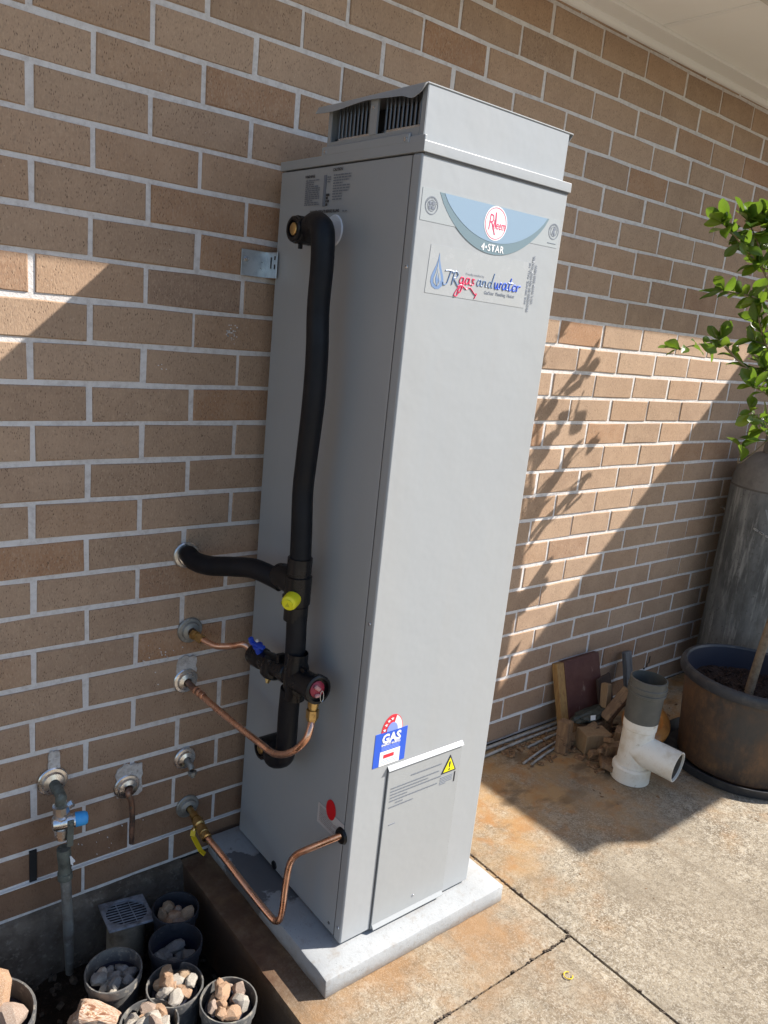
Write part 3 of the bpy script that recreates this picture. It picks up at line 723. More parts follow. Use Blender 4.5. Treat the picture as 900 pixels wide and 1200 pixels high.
# access panel
ap = MB(); ap.box((.634, Y0 - .0045, .064), (.872, Y0 + .002, .508), .002, 2)
ap = part('access_panel', ap, PAINTD, H)
b = MB(); b.box((.6315, Y0 - .0015, .061), (.8745, Y0 + .001, .511)); part('panel_seam', b, SEAM, ap)
b = MB(); b.poly([(.632, Y0 - .0005, .5135), (.875, Y0 - .0005, .5135), (.875, Y0 - .0075, .505), (.632, Y0 - .0075, .505)], (0, -.001, -.001)); part('panel_hood', b, mat('folded_lip', (.44, .46, .48), rough=.3), ap, 0)
b = MB(); b.poly([(.636, Y0 - .0046, .075), (.870, Y0 - .0046, .075), (.870, Y0 - .011, .066), (.636, Y0 - .011, .066)], (0, .001, -.003)); part('panel_bottom_fold', b, PAINTD, ap, 0)
b = MB(); b.lathe([(0, .0025), (.003, .0015), (.0035, 0)], (.765, Y0 - .0045, .105), (0, -1, 0), 10); part('screw', b, BRIGHT, ap)
D = .0053
def tri(s, cu, cv): return [(cu, cv + s * .62), (cu - s * .52, cv - s * .38), (cu + s * .52, cv - s * .38)]
flat('warning_border', tri(.048, .834, .457), BLACKINK, ap, D + .0004); flat('warning_triangle', tri(.037, .834, .4565), WARN, ap, D + .0009)
write('!', .034, .834, .456, BLACKINK, ap, D + .0014, bold=.0007)
for v, u0, u1 in ((.470, .706, .806), (.452, .646, .800), (.4435, .646, .765), (.435, .646, .809), (.4265, .646, .70), (.418, .646, .800), (.4095, .665, .69), (.401, .646, .722)):
    bb = MB(); rq = random.Random(int(v * 1e4)); uu = u0
    while uu < u1:
        w = rq.uniform(.004, .013); bb.poly([fpt(uu, v - .0014, D), fpt(min(uu + w, u1), v - .0014, D), fpt(min(uu + w, u1), v + .0014, D), fpt(uu, v + .0014, D)]); uu += w + .002
    part('small_print', bb, GREYINK, ap, 0)
for k in range(5): flat('small_print', rect(.808, .4275 - k * .0045, .808 + (.042 if k < 4 else .02), .4292 - k * .0045), GREYINK, ap, D)
flat('latch_slot', rect(.856, .405, .8595, .433), BLACKINK, ap, D)
flat('scratch_mark', rect(.652, .351, .672, .3525), GREYINK, ap, D)

# left-hand side: printed notices, sticker, dot, bung, grommet
def block(u0, v0, u1, v1, rows, seed, m=GREYINK, th=.0017):
    rq = random.Random(seed); b = MB(); dv = (v1 - v0) / rows
    for k in range(rows):
        v = v1 - dv * (k + .5); e = u0 + (u1 - u0) * rq.choice((1, .95, .9, .55, 1)); uu = u0
        while uu < e:
            w = rq.uniform(.004, .014); x = min(uu + w, e); h = th * .75
            b.poly([lpt(uu, v - h, .0006), lpt(x, v - h, .0006), lpt(x, v + h, .0006), lpt(uu, v + h, .0006)]); uu += w + .0022
    part('small_print', b, m, H, 0)
block(.150, 1.745, .208, 1.800, 13, 1); block(.258, 1.752, .322, 1.806, 10, 2)
write('WARNING', .008, .166, 1.806, BLACKINK, H, .0006, FMx=LM, bold=.0003); write('CAUTION', .008, .272, 1.814, BLACKINK, H, .0006, FMx=LM, bold=.0003)
flat('printed_gauge', rect(.222, 1.742, .231, 1.806), GREYINK, H, .0006, lpt)
block(.235, 1.789, .248, 1.803, 3, 5, GREYINK); block(.2345, 1.742, .247, 1.768, 4, 6, BLACKINK, .0034)
write('DO NOT OPERATE BEFORE FILLING', .0082, .232, 1.731, BLACKINK, H, .0006, FMx=LM, bold=.0003, sx=.86); block(.300, 1.727, .318, 1.733, 1, 8)
flat('clear_notice', [(.418, .36), (.505, .308), (.505, .342), (.418, .394)] if False else rect(.408, .318, .515, .372), mat('notice_film', (.53, .50, .49), rough=.3), H, .0006, lpt, 'small clear notice behind the copper gas pipe')
block(.415, .325, .508, .366, 8, 9, mat('pink_ink', (.42, .26, .27), rough=.5), .0014)
flat('red_dot', ell(.459, .379, .019, .026), REDDOT, H, .0008, lpt, 'round red sticker low on the left side')
b = MB(); b.lathe([(0, -.004), (.006, -.004), (.011, -.003), (.012, 0)], (X0 + .001, -.236, .075), (1, 0, 0), 18); part('bung', b, PLASTIC, H)
b = MB(); b.lathe([(.009, -.003), (.009, -.008), (.018, -.007), (.0215, 0), (0, 0)], (X0 + .001, -.509, .341), (1, 0, 0), 22); part('grommet', b, PLASTIC, H)
b = MB(); b.lathe([(0, -.003), (.031, -.003), (.033, 0)], (X0 + .001, OUT_T.y - .03, OUT_T.z + .008), (1, 0, 0), 28); part('outlet_plate', b, mat('outlet_white', (.62, .65, .70), rough=.4), H)
b = MB(); b.lathe([(0, -.003), (.031, -.003), (.033, 0)], (X0 + .001, OUT_B.y, OUT_B.z), (1, 0, 0), 28); part('outlet_plate', b, PLASTIC, H)

# wall bracket that ties the heater back
br = thing('wall_bracket', (.52, 0, 1.62), 'folded galvanised steel bracket fixing the heater to the wall', 'bracket')
b = MB(); b.box((.470, -.0075, 1.585), (.5385, -.0055, 1.645), .0004, 1); b.box((.5365, -.058, 1.585), (.5385, -.0075, 1.645), .0004, 1)
part('plate', b, GALV, br)
b = MB(); b.box((.5352, -.033, 1.607), (.5364, -.030, 1.633)); b.box((.5352, -.050, 1.627), (.5364, -.047, 1.636)); b.box((.5352, -.050, 1.606), (.5364, -.047, 1.617)); part('slot', b, DARKIN, br)
b = MB(); b.lathe([(0, -.009), (.004, -.008), (.006, -.003), (.0075, 0)], (.482, -.0075, 1.623), (0, 1, 0), 6); part('bolt', b, BRIGHT, br)

# ------------------------------------------------------------------ hot and cold pipework on the left side
PX = .47
def px(pts, x=PX): return [on_x(a, c, x) for a, c in pts]
def coll(mb, p, d, prof, seg=24): mb.lathe(prof, p, d, seg)
pipe = thing('insulated_pipe', (PX, -.36, .47), 'thick black insulated water pipe rising up the side of the heater', 'pipe')
up = px([(380, 277), (377.5, 310), (373, 360), (371.5, 415), (367.5, 470), (359, 540), (355, 575), (353.5, 620), (352, 658)])
path = [V((.490, OUT_T.y - .015, 1.684)), V((.478, OUT_T.y - .055, 1.694)), V((.472, -.325, 1.690)), V((.470, -.342, 1.674))] + up[1:]
b = MB(); b.tube(path, [.0245, .0245, .0245, .025, .0242, .0236, .0240, .0245, .0235, .0232, .0238, .0242], 20, True, 7); part('foam_sleeve', b, FOAM, pipe, 60)
low = px([(348, 715), (347, 745), (345, 780)]); b = MB(); b.tube(low, .0235, 20); part('foam_sleeve', b, FOAM, pipe, 60)
lo2 = px([(341, 806), (338, 835), (336, 866)]); p_ = lo2[-1]
b = MB(); b.tube(lo2 + [V((.47, p_.y + .004, .492)), V((.472, p_.y + .026, .470)), V((.476, p_.y + .058, OUT_B.z - .004)), V((.49, OUT_B.y - .015, OUT_B.z))], .0245, 20); part('foam_sleeve', b, FOAM, pipe, 60)
def port(o, name):
    b = MB(); coll(b, o, (-1, 0, 0), [(.029, 0), (.029, .075), (.0265, .077), (.0265, .083), (.024, .085), (.0185, .085), (.0185, .079), (0, .079)])
    f = part(name, b, PLASTIC, pipe)
    b = MB(); coll(b, o + V((-.077, 0, 0)), (-1, 0, 0), [(.014, 0), (.013, .006), (.010, .008), (0, .008)]); part('brass_plug', b, BRASS, f)
    b = MB(); b.box((o.x - .066, o.y - .004, o.z - .038), (o.x - .058, o.y + .004, o.z - .026), .001, 1); part('clip', b, PLASTIC, f)
port(OUT_T, 'outlet_port'); port(OUT_B, 'inlet_port')
# tee with yellow cap
tc = on_x(349, 690, PX); td = (on_x(352, 655, PX) - on_x(347, 716, PX)).normalized()
b = MB(); h = .075
coll(b, tc - td * h, td, [(.0235, 0), (.0275, .001), (.0275, .036), (.0258, .037), (.0258, .041), (.0305, .042), (.0305, .106), (.0268, .108), (.0268, .114), (.0282, .115), (.0282, .149), (.0235, .15)])
bd_ = (on_y(300, 666, -.20) - tc).normalized()
coll(b, tc + td * .012, bd_, [(.026, .01), (.030, .02), (.030, .062), (.028, .064), (.028, .07), (.026, .072)])
b.box((-.004, -.004, -.004), (.004, .004, .004), M=Matrix.Translation(tc + V((-.012, .033, -.026)) + td * .0)); b.box((-.004, -.004, -.005), (.004, .004, .005), M=Matrix.Translation(tc + V((-.02, .055, .004)))); b.box((-.004, -.004, -.004), (.004, .004, .004), M=Matrix.Translation(tc + V((-.012, .036, -.045))))
tee = part('tee_housing', b, PLASTIC, pipe)
cd = V((-.80, -.58, -.12)).normalized(); cp = tc + V((0, 0, -.012)) + cd * .024
b = MB(); coll(b, cp, cd, [(.0185, 0), (.0185, .022), (.0165, .028), (.011, .031), (.011, .034), (0, .034)]); part('yellow_cap', b, YELLOW, tee)
b = MB(); b.poly([cp + cd * .0345 + V((-.58, .80, 0)) * a + V((0, 0, 1)) * c for a, c in ((-.005, -.0045), (.005, -.0045), (0, .005))], cd * .0004); part('cap_mark', b, mat('dark_yellow_mark', (.55, .50, .02), rough=.5), tee, 0)  # darker yellow triangle on the cap's face
# branch to the wall
brp = thing('insulated_branch_pipe', (.364, 0, .896), 'black insulated branch pipe bending from the wall to the tee', 'pipe')
pts = [V((.364, .0, .898))] + [on_y(a, c, y) for a, c, y in ((221, 650, -.022), (229, 658, -.05), (247, 663, -.10), (272, 664, -.16), (296, 666, -.215), (316, 674, -.265), (331, 682, -.30))]
b = MB(); b.tube(pts, [.021, .0225, .024, .024, .024, .024, .024, .024], 20, True, 7); part('foam_sleeve', b, FOAM, brp, 60)
def flange(c, parent, r=.031, m=CHROME):
    b = MB(); coll(b, V((c[0], -.001, c[1])), (0, -1, 0), [(r, 0), (r, .003), (r * .93, .0055), (r * .74, .0065), (r * .66, .0125), (r * .34, .016), (r * .30, .012)], 30); return part('wall_flange', b, m, parent)
flange((.364, .896), brp, .034)
# cross valve on the cold line
vv = thing('valve_assembly', (PX, -.36, .70), 'black housed cold water valve with blue lever across the pipe', 'valve')
vc = on_x(347, 793, PX); ya, yb = on_x(297, 766, PX), on_x(372, 808, PX)
ax = (yb - ya).normalized()
b = MB()
L = (yb - ya).length
coll(b, ya, ax, [(.014, 0), (.025, .002), (.027, .01), (.027, .045), (.0235, .05), (.0235, .06), (.026, .075), (.026, .115), (.0225, .12), (.0225, .15), (.026, .152), (.026, .165), (.023, .168), (.023, .20), (.0285, .203), (.0285, L - .012), (.033, L - .010), (.033, L + .004), (.0295, L + .006), (.0265, L + .006), (.0265, L - .004), (0, L - .004)])
coll(b, ya + ax * .095 + V((0, 0, -.004)), (-.25, 0, -1), [(.0, -.03), (.027, -.02), (.030, 0), (.027, .022), (.020, .028), (0, .028)])
coll(b, vc - V((0, 0, .055)), (0, 0, 1), [(.024, 0), (.0235, .02), (.0285, .03), (.0285, .08), (.024, .09), (.024, .115)])
b.box((PX - .012, vc.y + .06, vc.z - .03), (PX + .01, vc.y + .075, vc.z + .03), .004, 2)
b.box((-.004, -.008, -.004), (.004, .008, .006), M=Matrix.Translation(ya + ax * (L - .05) + V((-.006, 0, .03))))
vb = part('valve_housing', b, PLASTIC, vv)
lp = ya + ax * .045 + V((-.012, 0, .026))
b = MB(); coll(b, lp, (-.35, 0, 1), [(.010, -.01), (.010, .008), (.013, .009), (.013, .015), (0, .017)], 14)
b.box((-.006, -.026, 0), (.006, .020, .008), .002, 1, M=Matrix.Translation(lp + V((-.004, 0, .010))) @ Matrix.Rotation(-.4, 4, 'Y') @ Matrix.Rotation(.15, 4, 'Z'))
b.box((-.006, .012, 0), (.006, .022, .020), .002, 1, M=Matrix.Translation(lp + V((-.006, .004, .008))) @ Matrix.Rotation(-.4, 4, 'Y')); part('blue_lever', b, BLUE, vb)
b = MB(); coll(b, lp + V((-.0075, 0, .0265)), (-.35, 0, 1), [(.004, -.003), (.004, .001), (0, .002)], 8); part('lever_screw', b, WHITEP, vb)
b = MB(); coll(b, ya + ax * .092 + V((-.008, 0, -.030)), (-.25, 0, -1), [(.0075, 0), (.0075, .010), (.005, .011), (.005, .016), (0, .016)], 6); part('drain_plug', b, BRASS, vb)
re = ya + ax * (L - .004)
b = MB(); coll(b, re, ax, [(.019, 0), (.019, .004), (.013, .008), (0, .009)], 20); part('relief_knob', b, REDP, vb)
b = MB(); b.box((-.011, -.004, -.004), (.007, .004, .005), .002, 1, M=Matrix.Translation(re + ax * .010 + V((-.003, 0, .004))) @ Matrix.Rotation(.7, 4, 'Y')); b.box((-.010, -.004, -.006), (.002, .004, .002), .002, 1, M=Matrix.Translation(re + ax * .011 + V((.000, 0, -.010)))); part('relief_lever', b, PINK, vb)
b = MB(); rc = re + ax * .012 + V((.008, 0, -.016))
b.tube([rc + V((.0045 * math.cos(t), .004 * math.sin(t) * .3, .013 * math.sin(t))) for t in [2 * PI * i / 16 for i in range(17)]], .0009, 6, False, 0); part('split_ring', b, BRIGHT, vb)

# copper drain from the relief valve back to the wall
cpr = thing('copper_drain_pipe', (.377, 0, .549), 'bright copper drain pipe looping from the relief valve to the wall', 'pipe')
yr = on_x(367, 826, PX)
b = MB(); coll(b, yr + V((0, 0, .012)), (0, 0, -1), [(.0125, 0), (.0125, .016), (.010, .017), (.010, .022)], 20); coll(b, yr + V((0, 0, -.010)), (0, 0, -1), [(.009, 0), (.0145, .001), (.0145, .022), (.012, .024), (.0115, .030), (.009, .031)], 6); part('brass_nut', b, BRASS, cpr)
q = [yr + V((0, 0, -.04))] + [on_x(a, c, x) for a, c, x in ((364, 852, .462), (360, 864, .452), (353, 873, .444), (344, 880, .437), (332, 884, .432), (319, 882, .429))]
wl = V((.377, -.045, .548)); q2 = q + [q[-1].lerp(wl, f) + V((0, 0, -.004 * math.sin(f * PI))) for f in (.15, .35, .6, .8, 1)]
b = MB(); b.tube(q2, .0083, 16); part('copper_tube', b, COPPER, cpr, 60)
b = MB()
dv = (wl - q[-1]).normalized()
for f in (.0, .014, .03): coll(b, wl - dv * (.02 + f), dv, [(.0083, 0), (.0105, .001), (.0105, .006), (.0083, .007)], 16)
part('crimp_ring', b, COPPER, cpr)
b = MB(); b.tube([V((.377, .0, .549)), V((.377, -.02, .549)), wl, wl - dv * .03], .0088, 14, True, 3); part('wall_stub', b, COPPERD, cpr, 60)
flange((.377, .549), cpr, .034)
# copper supply to the valve
cps = thing('copper_supply_pipe', (.383, 0, .69), 'short bright copper pipe from the wall to the blue levered valve', 'pipe')
e0 = V((.386, -.05, .68)); q = [V((.383, -.035, .688)), on_y(240, 751, -.065), on_y(254, 757, -.10), on_y(272, 757, -.135), on_y(287, 755.5, -.165), ya]
b = MB(); b.tube(q, .0083, 16); part('copper_tube', b, COPPER, cps, 60)
b = MB(); d_n = (q[1] - q[0]).normalized(); coll(b, q[0], d_n, [(.010, -.012), (.013, -.01), (.013, .004), (.010, .005), (.010, .011), (.0125, .012), (.0125, .026), (.0088, .027)], 6); part('brass_nut', b, BRASS, cps)
flange((.383, .69), cps, .034, OLDZINC)
# gas line
gas = thing('copper_gas_pipe', (.399, 0, .165), 'copper gas pipe running low along the slab into the heater', 'pipe')
v0, v1 = V((.399, -.03, .165)), V((.394, -.125, .152))
q = [v1, V((.408, -.20, .131)), V((.425, -.30, .10)), V((.441, -.388, .075)), V((.446, -.409, .074)), V((.450, -.419, .086)), V((.455, -.420, .115)), V((.461, -.416, .18)), V((.468, -.416, .232)), V((.477, -.428, .262)), V((.492, -.449, .284)), V((.520, -.481, .315)), V((.560, -.525, .357))]
b = MB(); b.tube(q, .0083, 16); part('copper_tube', b, COPPER, gas, 60)
b = MB(); dv = (v1 - v0).normalized(); b.tube([V((.399, .0, .165)), v0, v0 + dv * .02], .0085, 12, True, 2)
coll(b, v0 + dv * .012, dv, [(.010, 0), (.012, .001), (.012, .016), (.009, .017), (.009, .024), (.0155, .026), (.0155, .044), (.011, .047), (.011, .056), (.014, .058), (.014, .076), (.011, .078), (.0135, .08), (.0135, .094), (.009, .096)], 12); coll(b, v0 + dv * .047, (-.6, 0, -.8), [(.007, 0), (.007, .022), (0, .022)], 10); gb = part('brass_valve', b, BRASS, gas)
hb = v0 + dv * .047 + V((-.014, -.002, -.016))
b = MB()
for a, c in (((0, 0, 0), (-.004, -.004, -.014)), ((-.004, -.004, -.014), (.005, -.034, -.043)), ((.005, -.034, -.043), (.013, -.044, -.052))):
    p0, p1 = hb + V(a), hb + V(c); d = (p1 - p0); w = V((.0, 0, 1)).cross(d).normalized() * .0065; n = d.cross(w).normalized() * .003
    b.poly([p0 - w, p0 + w, p1 + w, p1 - w], n)
part('yellow_handle', b, YVINYL, gb, 0)
flange((.399, .165), gas, .033, OLDZINC)
# capped stub and bent tube
stub = thing('capped_wall_stub', (.385, 0, .318), 'small capped chrome pipe stub between the two copper pipes', 'pipe stub')
flange((.385, .318), stub, .031)
b = MB(); b.tube([(.385, 0, .318), (.386, -.03, .314), (.388, -.042, .305)], .0085, 12, True, 3); coll(b, V((.388, -.042, .300)), (.1, -.2, -1), [(.006, 0), (.012, .002), (.012, .010), (.006, .014), (.006, .018), (0, .018)], 8); part('cap', b, OLDZINC, stub)
bt = thing('bent_copper_tube', (.226, 0, .284), 'dark tarnished copper tube bent down from its chrome flange', 'pipe')
flange((.226, .284), bt, .034)
b = MB(); b.tube([(.226, 0, .284), (.228, -.022, .283)] + [on_y(a, c, -.038) for a, c in ((150, 929), (154, 940), (155, 955), (154.5, 972), (154, 988))], [.0075, .0075, .0075, .0075, .0072, .0072, .0066], 12); b = part('tube', b, COPPERD, bt, 60)
# garden tap assembly on the far left
tap = thing('water_meter_tap', (.042, 0, .359), 'chrome valve with blue cap on a downpipe entering the garden bed', 'tap')
flange((.042, .359), tap, .036)
TY = -.062
tv = lambda a, c: on_y(a, c, TY)
b = MB(); b.tube([(.042, 0, .357), (.043, -.03, .357), (.046, TY + .004, .345), tv(71, 935), tv(71.5, 943)], .0125, 14); part('elbow', b, VERDI, tap, 60)
c0 = tv(72, 962)
b = MB(); dn = (tv(74, 995) - tv(71.5, 943)).normalized(); s0 = tv(71.5, 943)
coll(b, s0, dn, [(.012, 0), (.0195, .001), (.0195, .018), (.015, .020), (.015, .026), (.020, .030), (.0205, .045), (.017, .055), (.015, .058), (.015, .062), (.0185, .063), (.0185, .082), (.015, .084), (.015, .092), (0, .092)], 10)
coll(b, c0 + V((-.022, 0, -.001)), (1, -.25, .03), [(.012, 0), (.017, .003), (.018, .02), (.0165, .045), (.0165, .052)], 20); coll(b, s0 + V((.014, -.004, -.006)), (.8, -.2, .5), [(.010, 0), (.010, .014), (.007, .016), (0, .016)], 6)
tb = part('valve_body', b, CHROME, tap)
b = MB(); coll(b, c0 + V((.028, -.012, .001)), (1, -.25, .03), [(.0165, 0), (.0175, .002), (.0165, .022), (.013, .028), (.005, .030), (0, .030)], 20); part('blue_cap', b, SKYB, tb)
b = MB(); l0, l1 = on_y(83, 965, TY - .026), on_y(83.5, 992, TY - .03)
b.box((-.0075, -.003, -.062), (.0075, .003, .008), .002, 2, M=Matrix.Translation(l0) @ Matrix.Rotation(.03, 4, 'Y')); coll(b, l0 + V((0, .02, 0)), (0, -1, 0), [(.006, 0), (.006, .022), (.004, .026), (0, .026)], 10); part('lever', b, VERDI, tb)
dn0 = tv(75, 996)
b = MB(); b.tube([tv(74.5, 994), tv(75, 1000), tv(76, 1015), tv(76, 1024)], [.016, .0165, .0150, .015], 14, True, 3); b.tube([tv(76, 1022), tv(76.5, 1029)], .0175, 14, True, 0); part('coupling', b, VERDI, tap, 60)
b = MB(); b.tube([tv(76.5, 1024), tv(77.5, 1040), tv(79.5, 1075), tv(80.5, 1095), tv(81, 1110), tv(81.5, 1140)], [.0145, .0125, .0125, .0135, .0115, .0095], 14, True, 4); part('downpipe', b, OLDZINC, tap, 60)
b = MB()
for a in range(7): b.tube([tv(80, 999) + V((.0, -.016, 0)), tv(83 + math.sin(a) * 2, 1003 + a) + V((0, -.017, 0))], .0018, 5, True, 0)
part('tape', b, WHITEP, tap)

# ------------------------------------------------------------------ garden bed: drain, pots, stones
dr = thing('drain_riser', (.206, -.085, -.19), 'old cream plastic drain pipe with a tilted square grate', 'drain')
dc = V((.196, -.098, -.015))
b = MB(); coll(b, V((.188, -.112, -.20)), (dc - V((.188, -.112, -.20))), [(.047, 0), (.047, .168), (.044, .17), (.044, .10), (0, .10)], 26); part('riser_pipe', b, PVCOLD, dr)
GM = Matrix.Translation(dc) @ Matrix.Rotation(-.10, 4, 'Z') @ Matrix.Rotation(-.10, 4, 'X') @ Matrix.Rotation(.06, 4, 'Y')
b = MB(); sz = .057
N = 40
for i in range(N):   # plate with a round hole
    a0, a1 = 2 * PI * i / N, 2 * PI * (i + 1) / N
    o = lambda a: V((sz * math.cos(a) / max(abs(math.cos(a)), abs(math.sin(a))), sz * math.sin(a) / max(abs(math.cos(a)), abs(math.sin(a))), 0))
    k = lambda a: V((.0505 * math.cos(a), .0505 * math.sin(a), 0))
    b.poly([GM @ o(a0), GM @ o(a1), GM @ k(a1), GM @ k(a0)], GM.to_3x3() @ V((0, 0, -.006)))
gp = part('grate_plate', b, GRATE, dr, 30)
b = MB(); b.poly([GM @ V((.052 * math.cos(2 * PI * i / 24), .052 * math.sin(2 * PI * i / 24), -.0075)) for i in range(24)]); part('shaft_shade_disc', b, DARKIN, dr, 0)  # black disc paints in the shade down the pipe below the grate
for i in range(9):
    y = -.042 + i * .0105; w = math.sqrt(max(.051 ** 2 - y * y, 0))
    b = MB(); b.box((-w, y - .0011, -.0032), (w, y + .0011, -.0014), M=GM); part('grate_bar', b, GRATE, gp)
for x in (-.016, .016):
    b = MB(); b.box((x - .0012, -.047, -.0050), (x + .0012, .047, -.0034), M=GM); part('grate_bar', b, GRATE, gp)

def rock_mesh(seed, m, cuts=13, sub=2):
    rr = random.Random(seed); b = MB(); bmesh.ops.create_icosphere(b.bm, subdivisions=sub, radius=1)
    pl = [(V((rr.gauss(0, 1), rr.gauss(0, 1), rr.gauss(0, 1))).normalized(), rr.uniform(.6, .9)) for _ in range(cuts)]
    for v in b.bm.verts:
        for n, d in pl:
            t = v.co.dot(n) - d
            if t > 0: v.co -= n * t
        v.co *= 1 + .16 * mnoise.noise(v.co * 1.9 + V((seed, 0, 0))) + .07 * mnoise.noise(v.co * 5.5 + V((seed, 4, 0)))
    return b.finish('stone', V((0, 0, 0)), m, 12)
RM = [[rock_mesh(10 * i + j, m) for j in range(3)] for i, m in enumerate(ROCKS)]
def pot(c, r, h, label, wallm, lean=(0, 0), stones=9, mix=(0, 1, 2, 3, 4), fill=.88, srange=(.0145, .022), plabel='', seed=1, cat='plant pot', name='plant_pot', group='small pots in the garden bed'):
    c = V(c); ax = V((lean[0], lean[1], 1)).normalized(); base = c - ax * h
    t = thing(name, base, label, cat, group)
    b = MB(); rb = r * .74
    b.lathe([(0, 0), (rb, 0), (rb + (r - rb) * .86, h * .86), (r * 1.04, h * .87), (r * 1.06, h * .985), (r * 1.045, h), (r * 1.0, h), (r * .985, h * .97), (r * .95, h * .8)], base, ax, 32); part('pot_body', b, wallm, t)
    b = MB(); b.lathe([(r * .953, h * .8), (rb + (r - rb) * .55 - .003, h * fill - .028), (0, h * fill - .028)], base, ax, 32); part('pot_liner', b, POTIN, t)
    rr = random.Random(seed); q = V((0, 0, 1)).rotation_difference(ax)
    placed = []; info = []
    for i in range(stones):
        s = rr.uniform(*srange); best = None
        for _ in range(40):
            a = rr.uniform(0, 2 * PI); d = math.sqrt(rr.random()) * max(r * .92 - s * 1.0, .002); p = V((d * math.cos(a), d * math.sin(a), 0))
            m = min([(p - o).length - s - so for o, so in placed] or [9])
            if best is None or m > best[0]: best = (m, p)
            if m > -.001: break
        p = best[1]; lift = max(0, -best[0]) * .7
        placed.append((p, s * .85))
        pos = base + q @ (p + V((0, 0, h * fill - .022 + s * .55 + lift)))
        M = Matrix.Translation(pos) @ Matrix.Rotation(rr.uniform(0, 6.28), 4, V((rr.gauss(0, 1), rr.gauss(0, 1), rr.gauss(0, 1)))) @ Matrix.Diagonal((s * 1.25, s * rr.uniform(.8, 1.05), s * rr.uniform(.75, 1), 1))
        mi = rr.choice(mix); info.append((inst('stone', RM[mi][rr.randrange(3)], M), mi, p, s))
    words = ('pale cream', 'orange', 'grey', 'tan', 'pinkish')
    recs = []
    for o, mi, p, s in info:
        where = 'in the middle of' if p.length / r < .3 else ('at the wall side of' if p.y > abs(p.x) else 'at the front of' if -p.y > abs(p.x) else 'on the heater side of' if p.x > 0 else 'on the left side of')
        rank = sorted([i[3] for i in info if i[1] == mi], reverse=True).index(s); n = sum(i[1] == mi for i in info)
        size = 'largest ' if rank == 0 and n > 1 else 'smallest ' if rank == n - 1 and n > 1 else ''
        recs.append([o, size + words[mi] + ' stone', where, p.length])
    for o, k, where, d in recs:
        same = sorted(x[3] for x in recs if x[1] == k and x[2] == where)
        if len(same) > 1: k = ('innermost ', 'outermost ')[same.index(d) > 0] + k if len(same) == 2 else ('innermost ', 'second inmost ', 'third inmost ', 'fourth inmost ', 'fifth inmost ', 'sixth inmost ')[min(same.index(d), 5)] + k
        tag(o, k + ' ' + where + ' ' + plabel, 'stone', 'stones in ' + plabel)
    return t
PR = .061
def pc(a, c, z): return on_z(a, c, z)
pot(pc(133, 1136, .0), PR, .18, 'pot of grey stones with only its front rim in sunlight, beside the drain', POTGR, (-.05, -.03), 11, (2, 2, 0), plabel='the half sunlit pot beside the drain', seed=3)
pot(pc(206, 1103, .0), PR, .18, 'dark blue black pot in full shade with few grey stones', POTBL, (0, .02), 9, (2, 2, 2), fill=.74, plabel='the shaded dark blue pot', seed=4)
pot(pc(206, 1063, .0), .056, .17, 'black pot of reddish stones wedged in the corner by the slab', POTBL, (.02, .0), 7, (4, 3, 1), srange=(.017, .024), plabel='the shaded corner pot', seed=5)
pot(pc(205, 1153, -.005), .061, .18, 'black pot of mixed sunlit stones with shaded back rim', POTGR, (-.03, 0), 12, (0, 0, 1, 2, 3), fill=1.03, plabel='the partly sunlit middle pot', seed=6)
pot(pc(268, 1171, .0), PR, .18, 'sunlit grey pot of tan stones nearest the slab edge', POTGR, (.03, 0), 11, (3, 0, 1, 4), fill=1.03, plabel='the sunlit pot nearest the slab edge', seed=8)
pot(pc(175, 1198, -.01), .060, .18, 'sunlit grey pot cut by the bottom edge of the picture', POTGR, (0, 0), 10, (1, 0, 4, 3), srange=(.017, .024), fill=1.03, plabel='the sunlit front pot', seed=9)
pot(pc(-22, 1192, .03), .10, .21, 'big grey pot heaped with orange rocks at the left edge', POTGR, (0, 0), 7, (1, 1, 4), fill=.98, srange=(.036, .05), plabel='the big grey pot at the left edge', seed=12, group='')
b = MB(); me = rock_mesh(77, STRIPE, 9, 3)
o = inst('banded_stone', me, Matrix.Translation(on_z(112, 1196, -.03)) @ Matrix.Rotation(-.75, 4, 'Z') @ Matrix.Rotation(.12, 4, 'Y') @ Matrix.Diagonal((.075, .045, .034, 1)))
tag(o, 'flat banded white and orange rock lying on the soil', 'stone')

# ------------------------------------------------------------------ right side: gas bottle, big pot, plant
gb = thing('gas_bottle', (3.055, -.215, 0), 'tall weathered grey gas bottle chained to the brick wall', 'gas bottle')
R_c = .188
b = MB(); b.lathe([(R_c * .95, 0), (R_c, .02), (R_c, .965), (R_c * .995, .968)], (3.055, -.215, 0), seg=48); part('cylinder_body', b, CYL, gb, 50)
b = MB(); b.lathe([(R_c * .997, .969), (R_c * .985, 1.0), (R_c * .93, 1.045), (R_c * .8, 1.085), (R_c * .55, 1.115), (R_c * .25, 1.127), (0, 1.13)], (3.055, -.215, 0), seg=48); part('shoulder', b, CYLTOP, gb, 50)
b = MB(); b.lathe([(.085, 1.10), (.085, 1.22), (.08, 1.22), (.08, 1.10)], (3.055, -.215, 0)); part('collar', b, CYLTOP, gb)
b = MB(); b.lathe([(R_c * .995, .9615), (R_c * 1.008, .963), (R_c * 1.008, .969), (R_c * .99, .971)], (3.055, -.215, 0), seg=48); part('weld_seam', b, mat('weld', (.12, .11, .10), rough=.7), gb)
def on_cyl(a, z, d=.0008): return V((3.055 + (R_c + d) * math.cos(a), -.215 + (R_c + d) * math.sin(a), z))
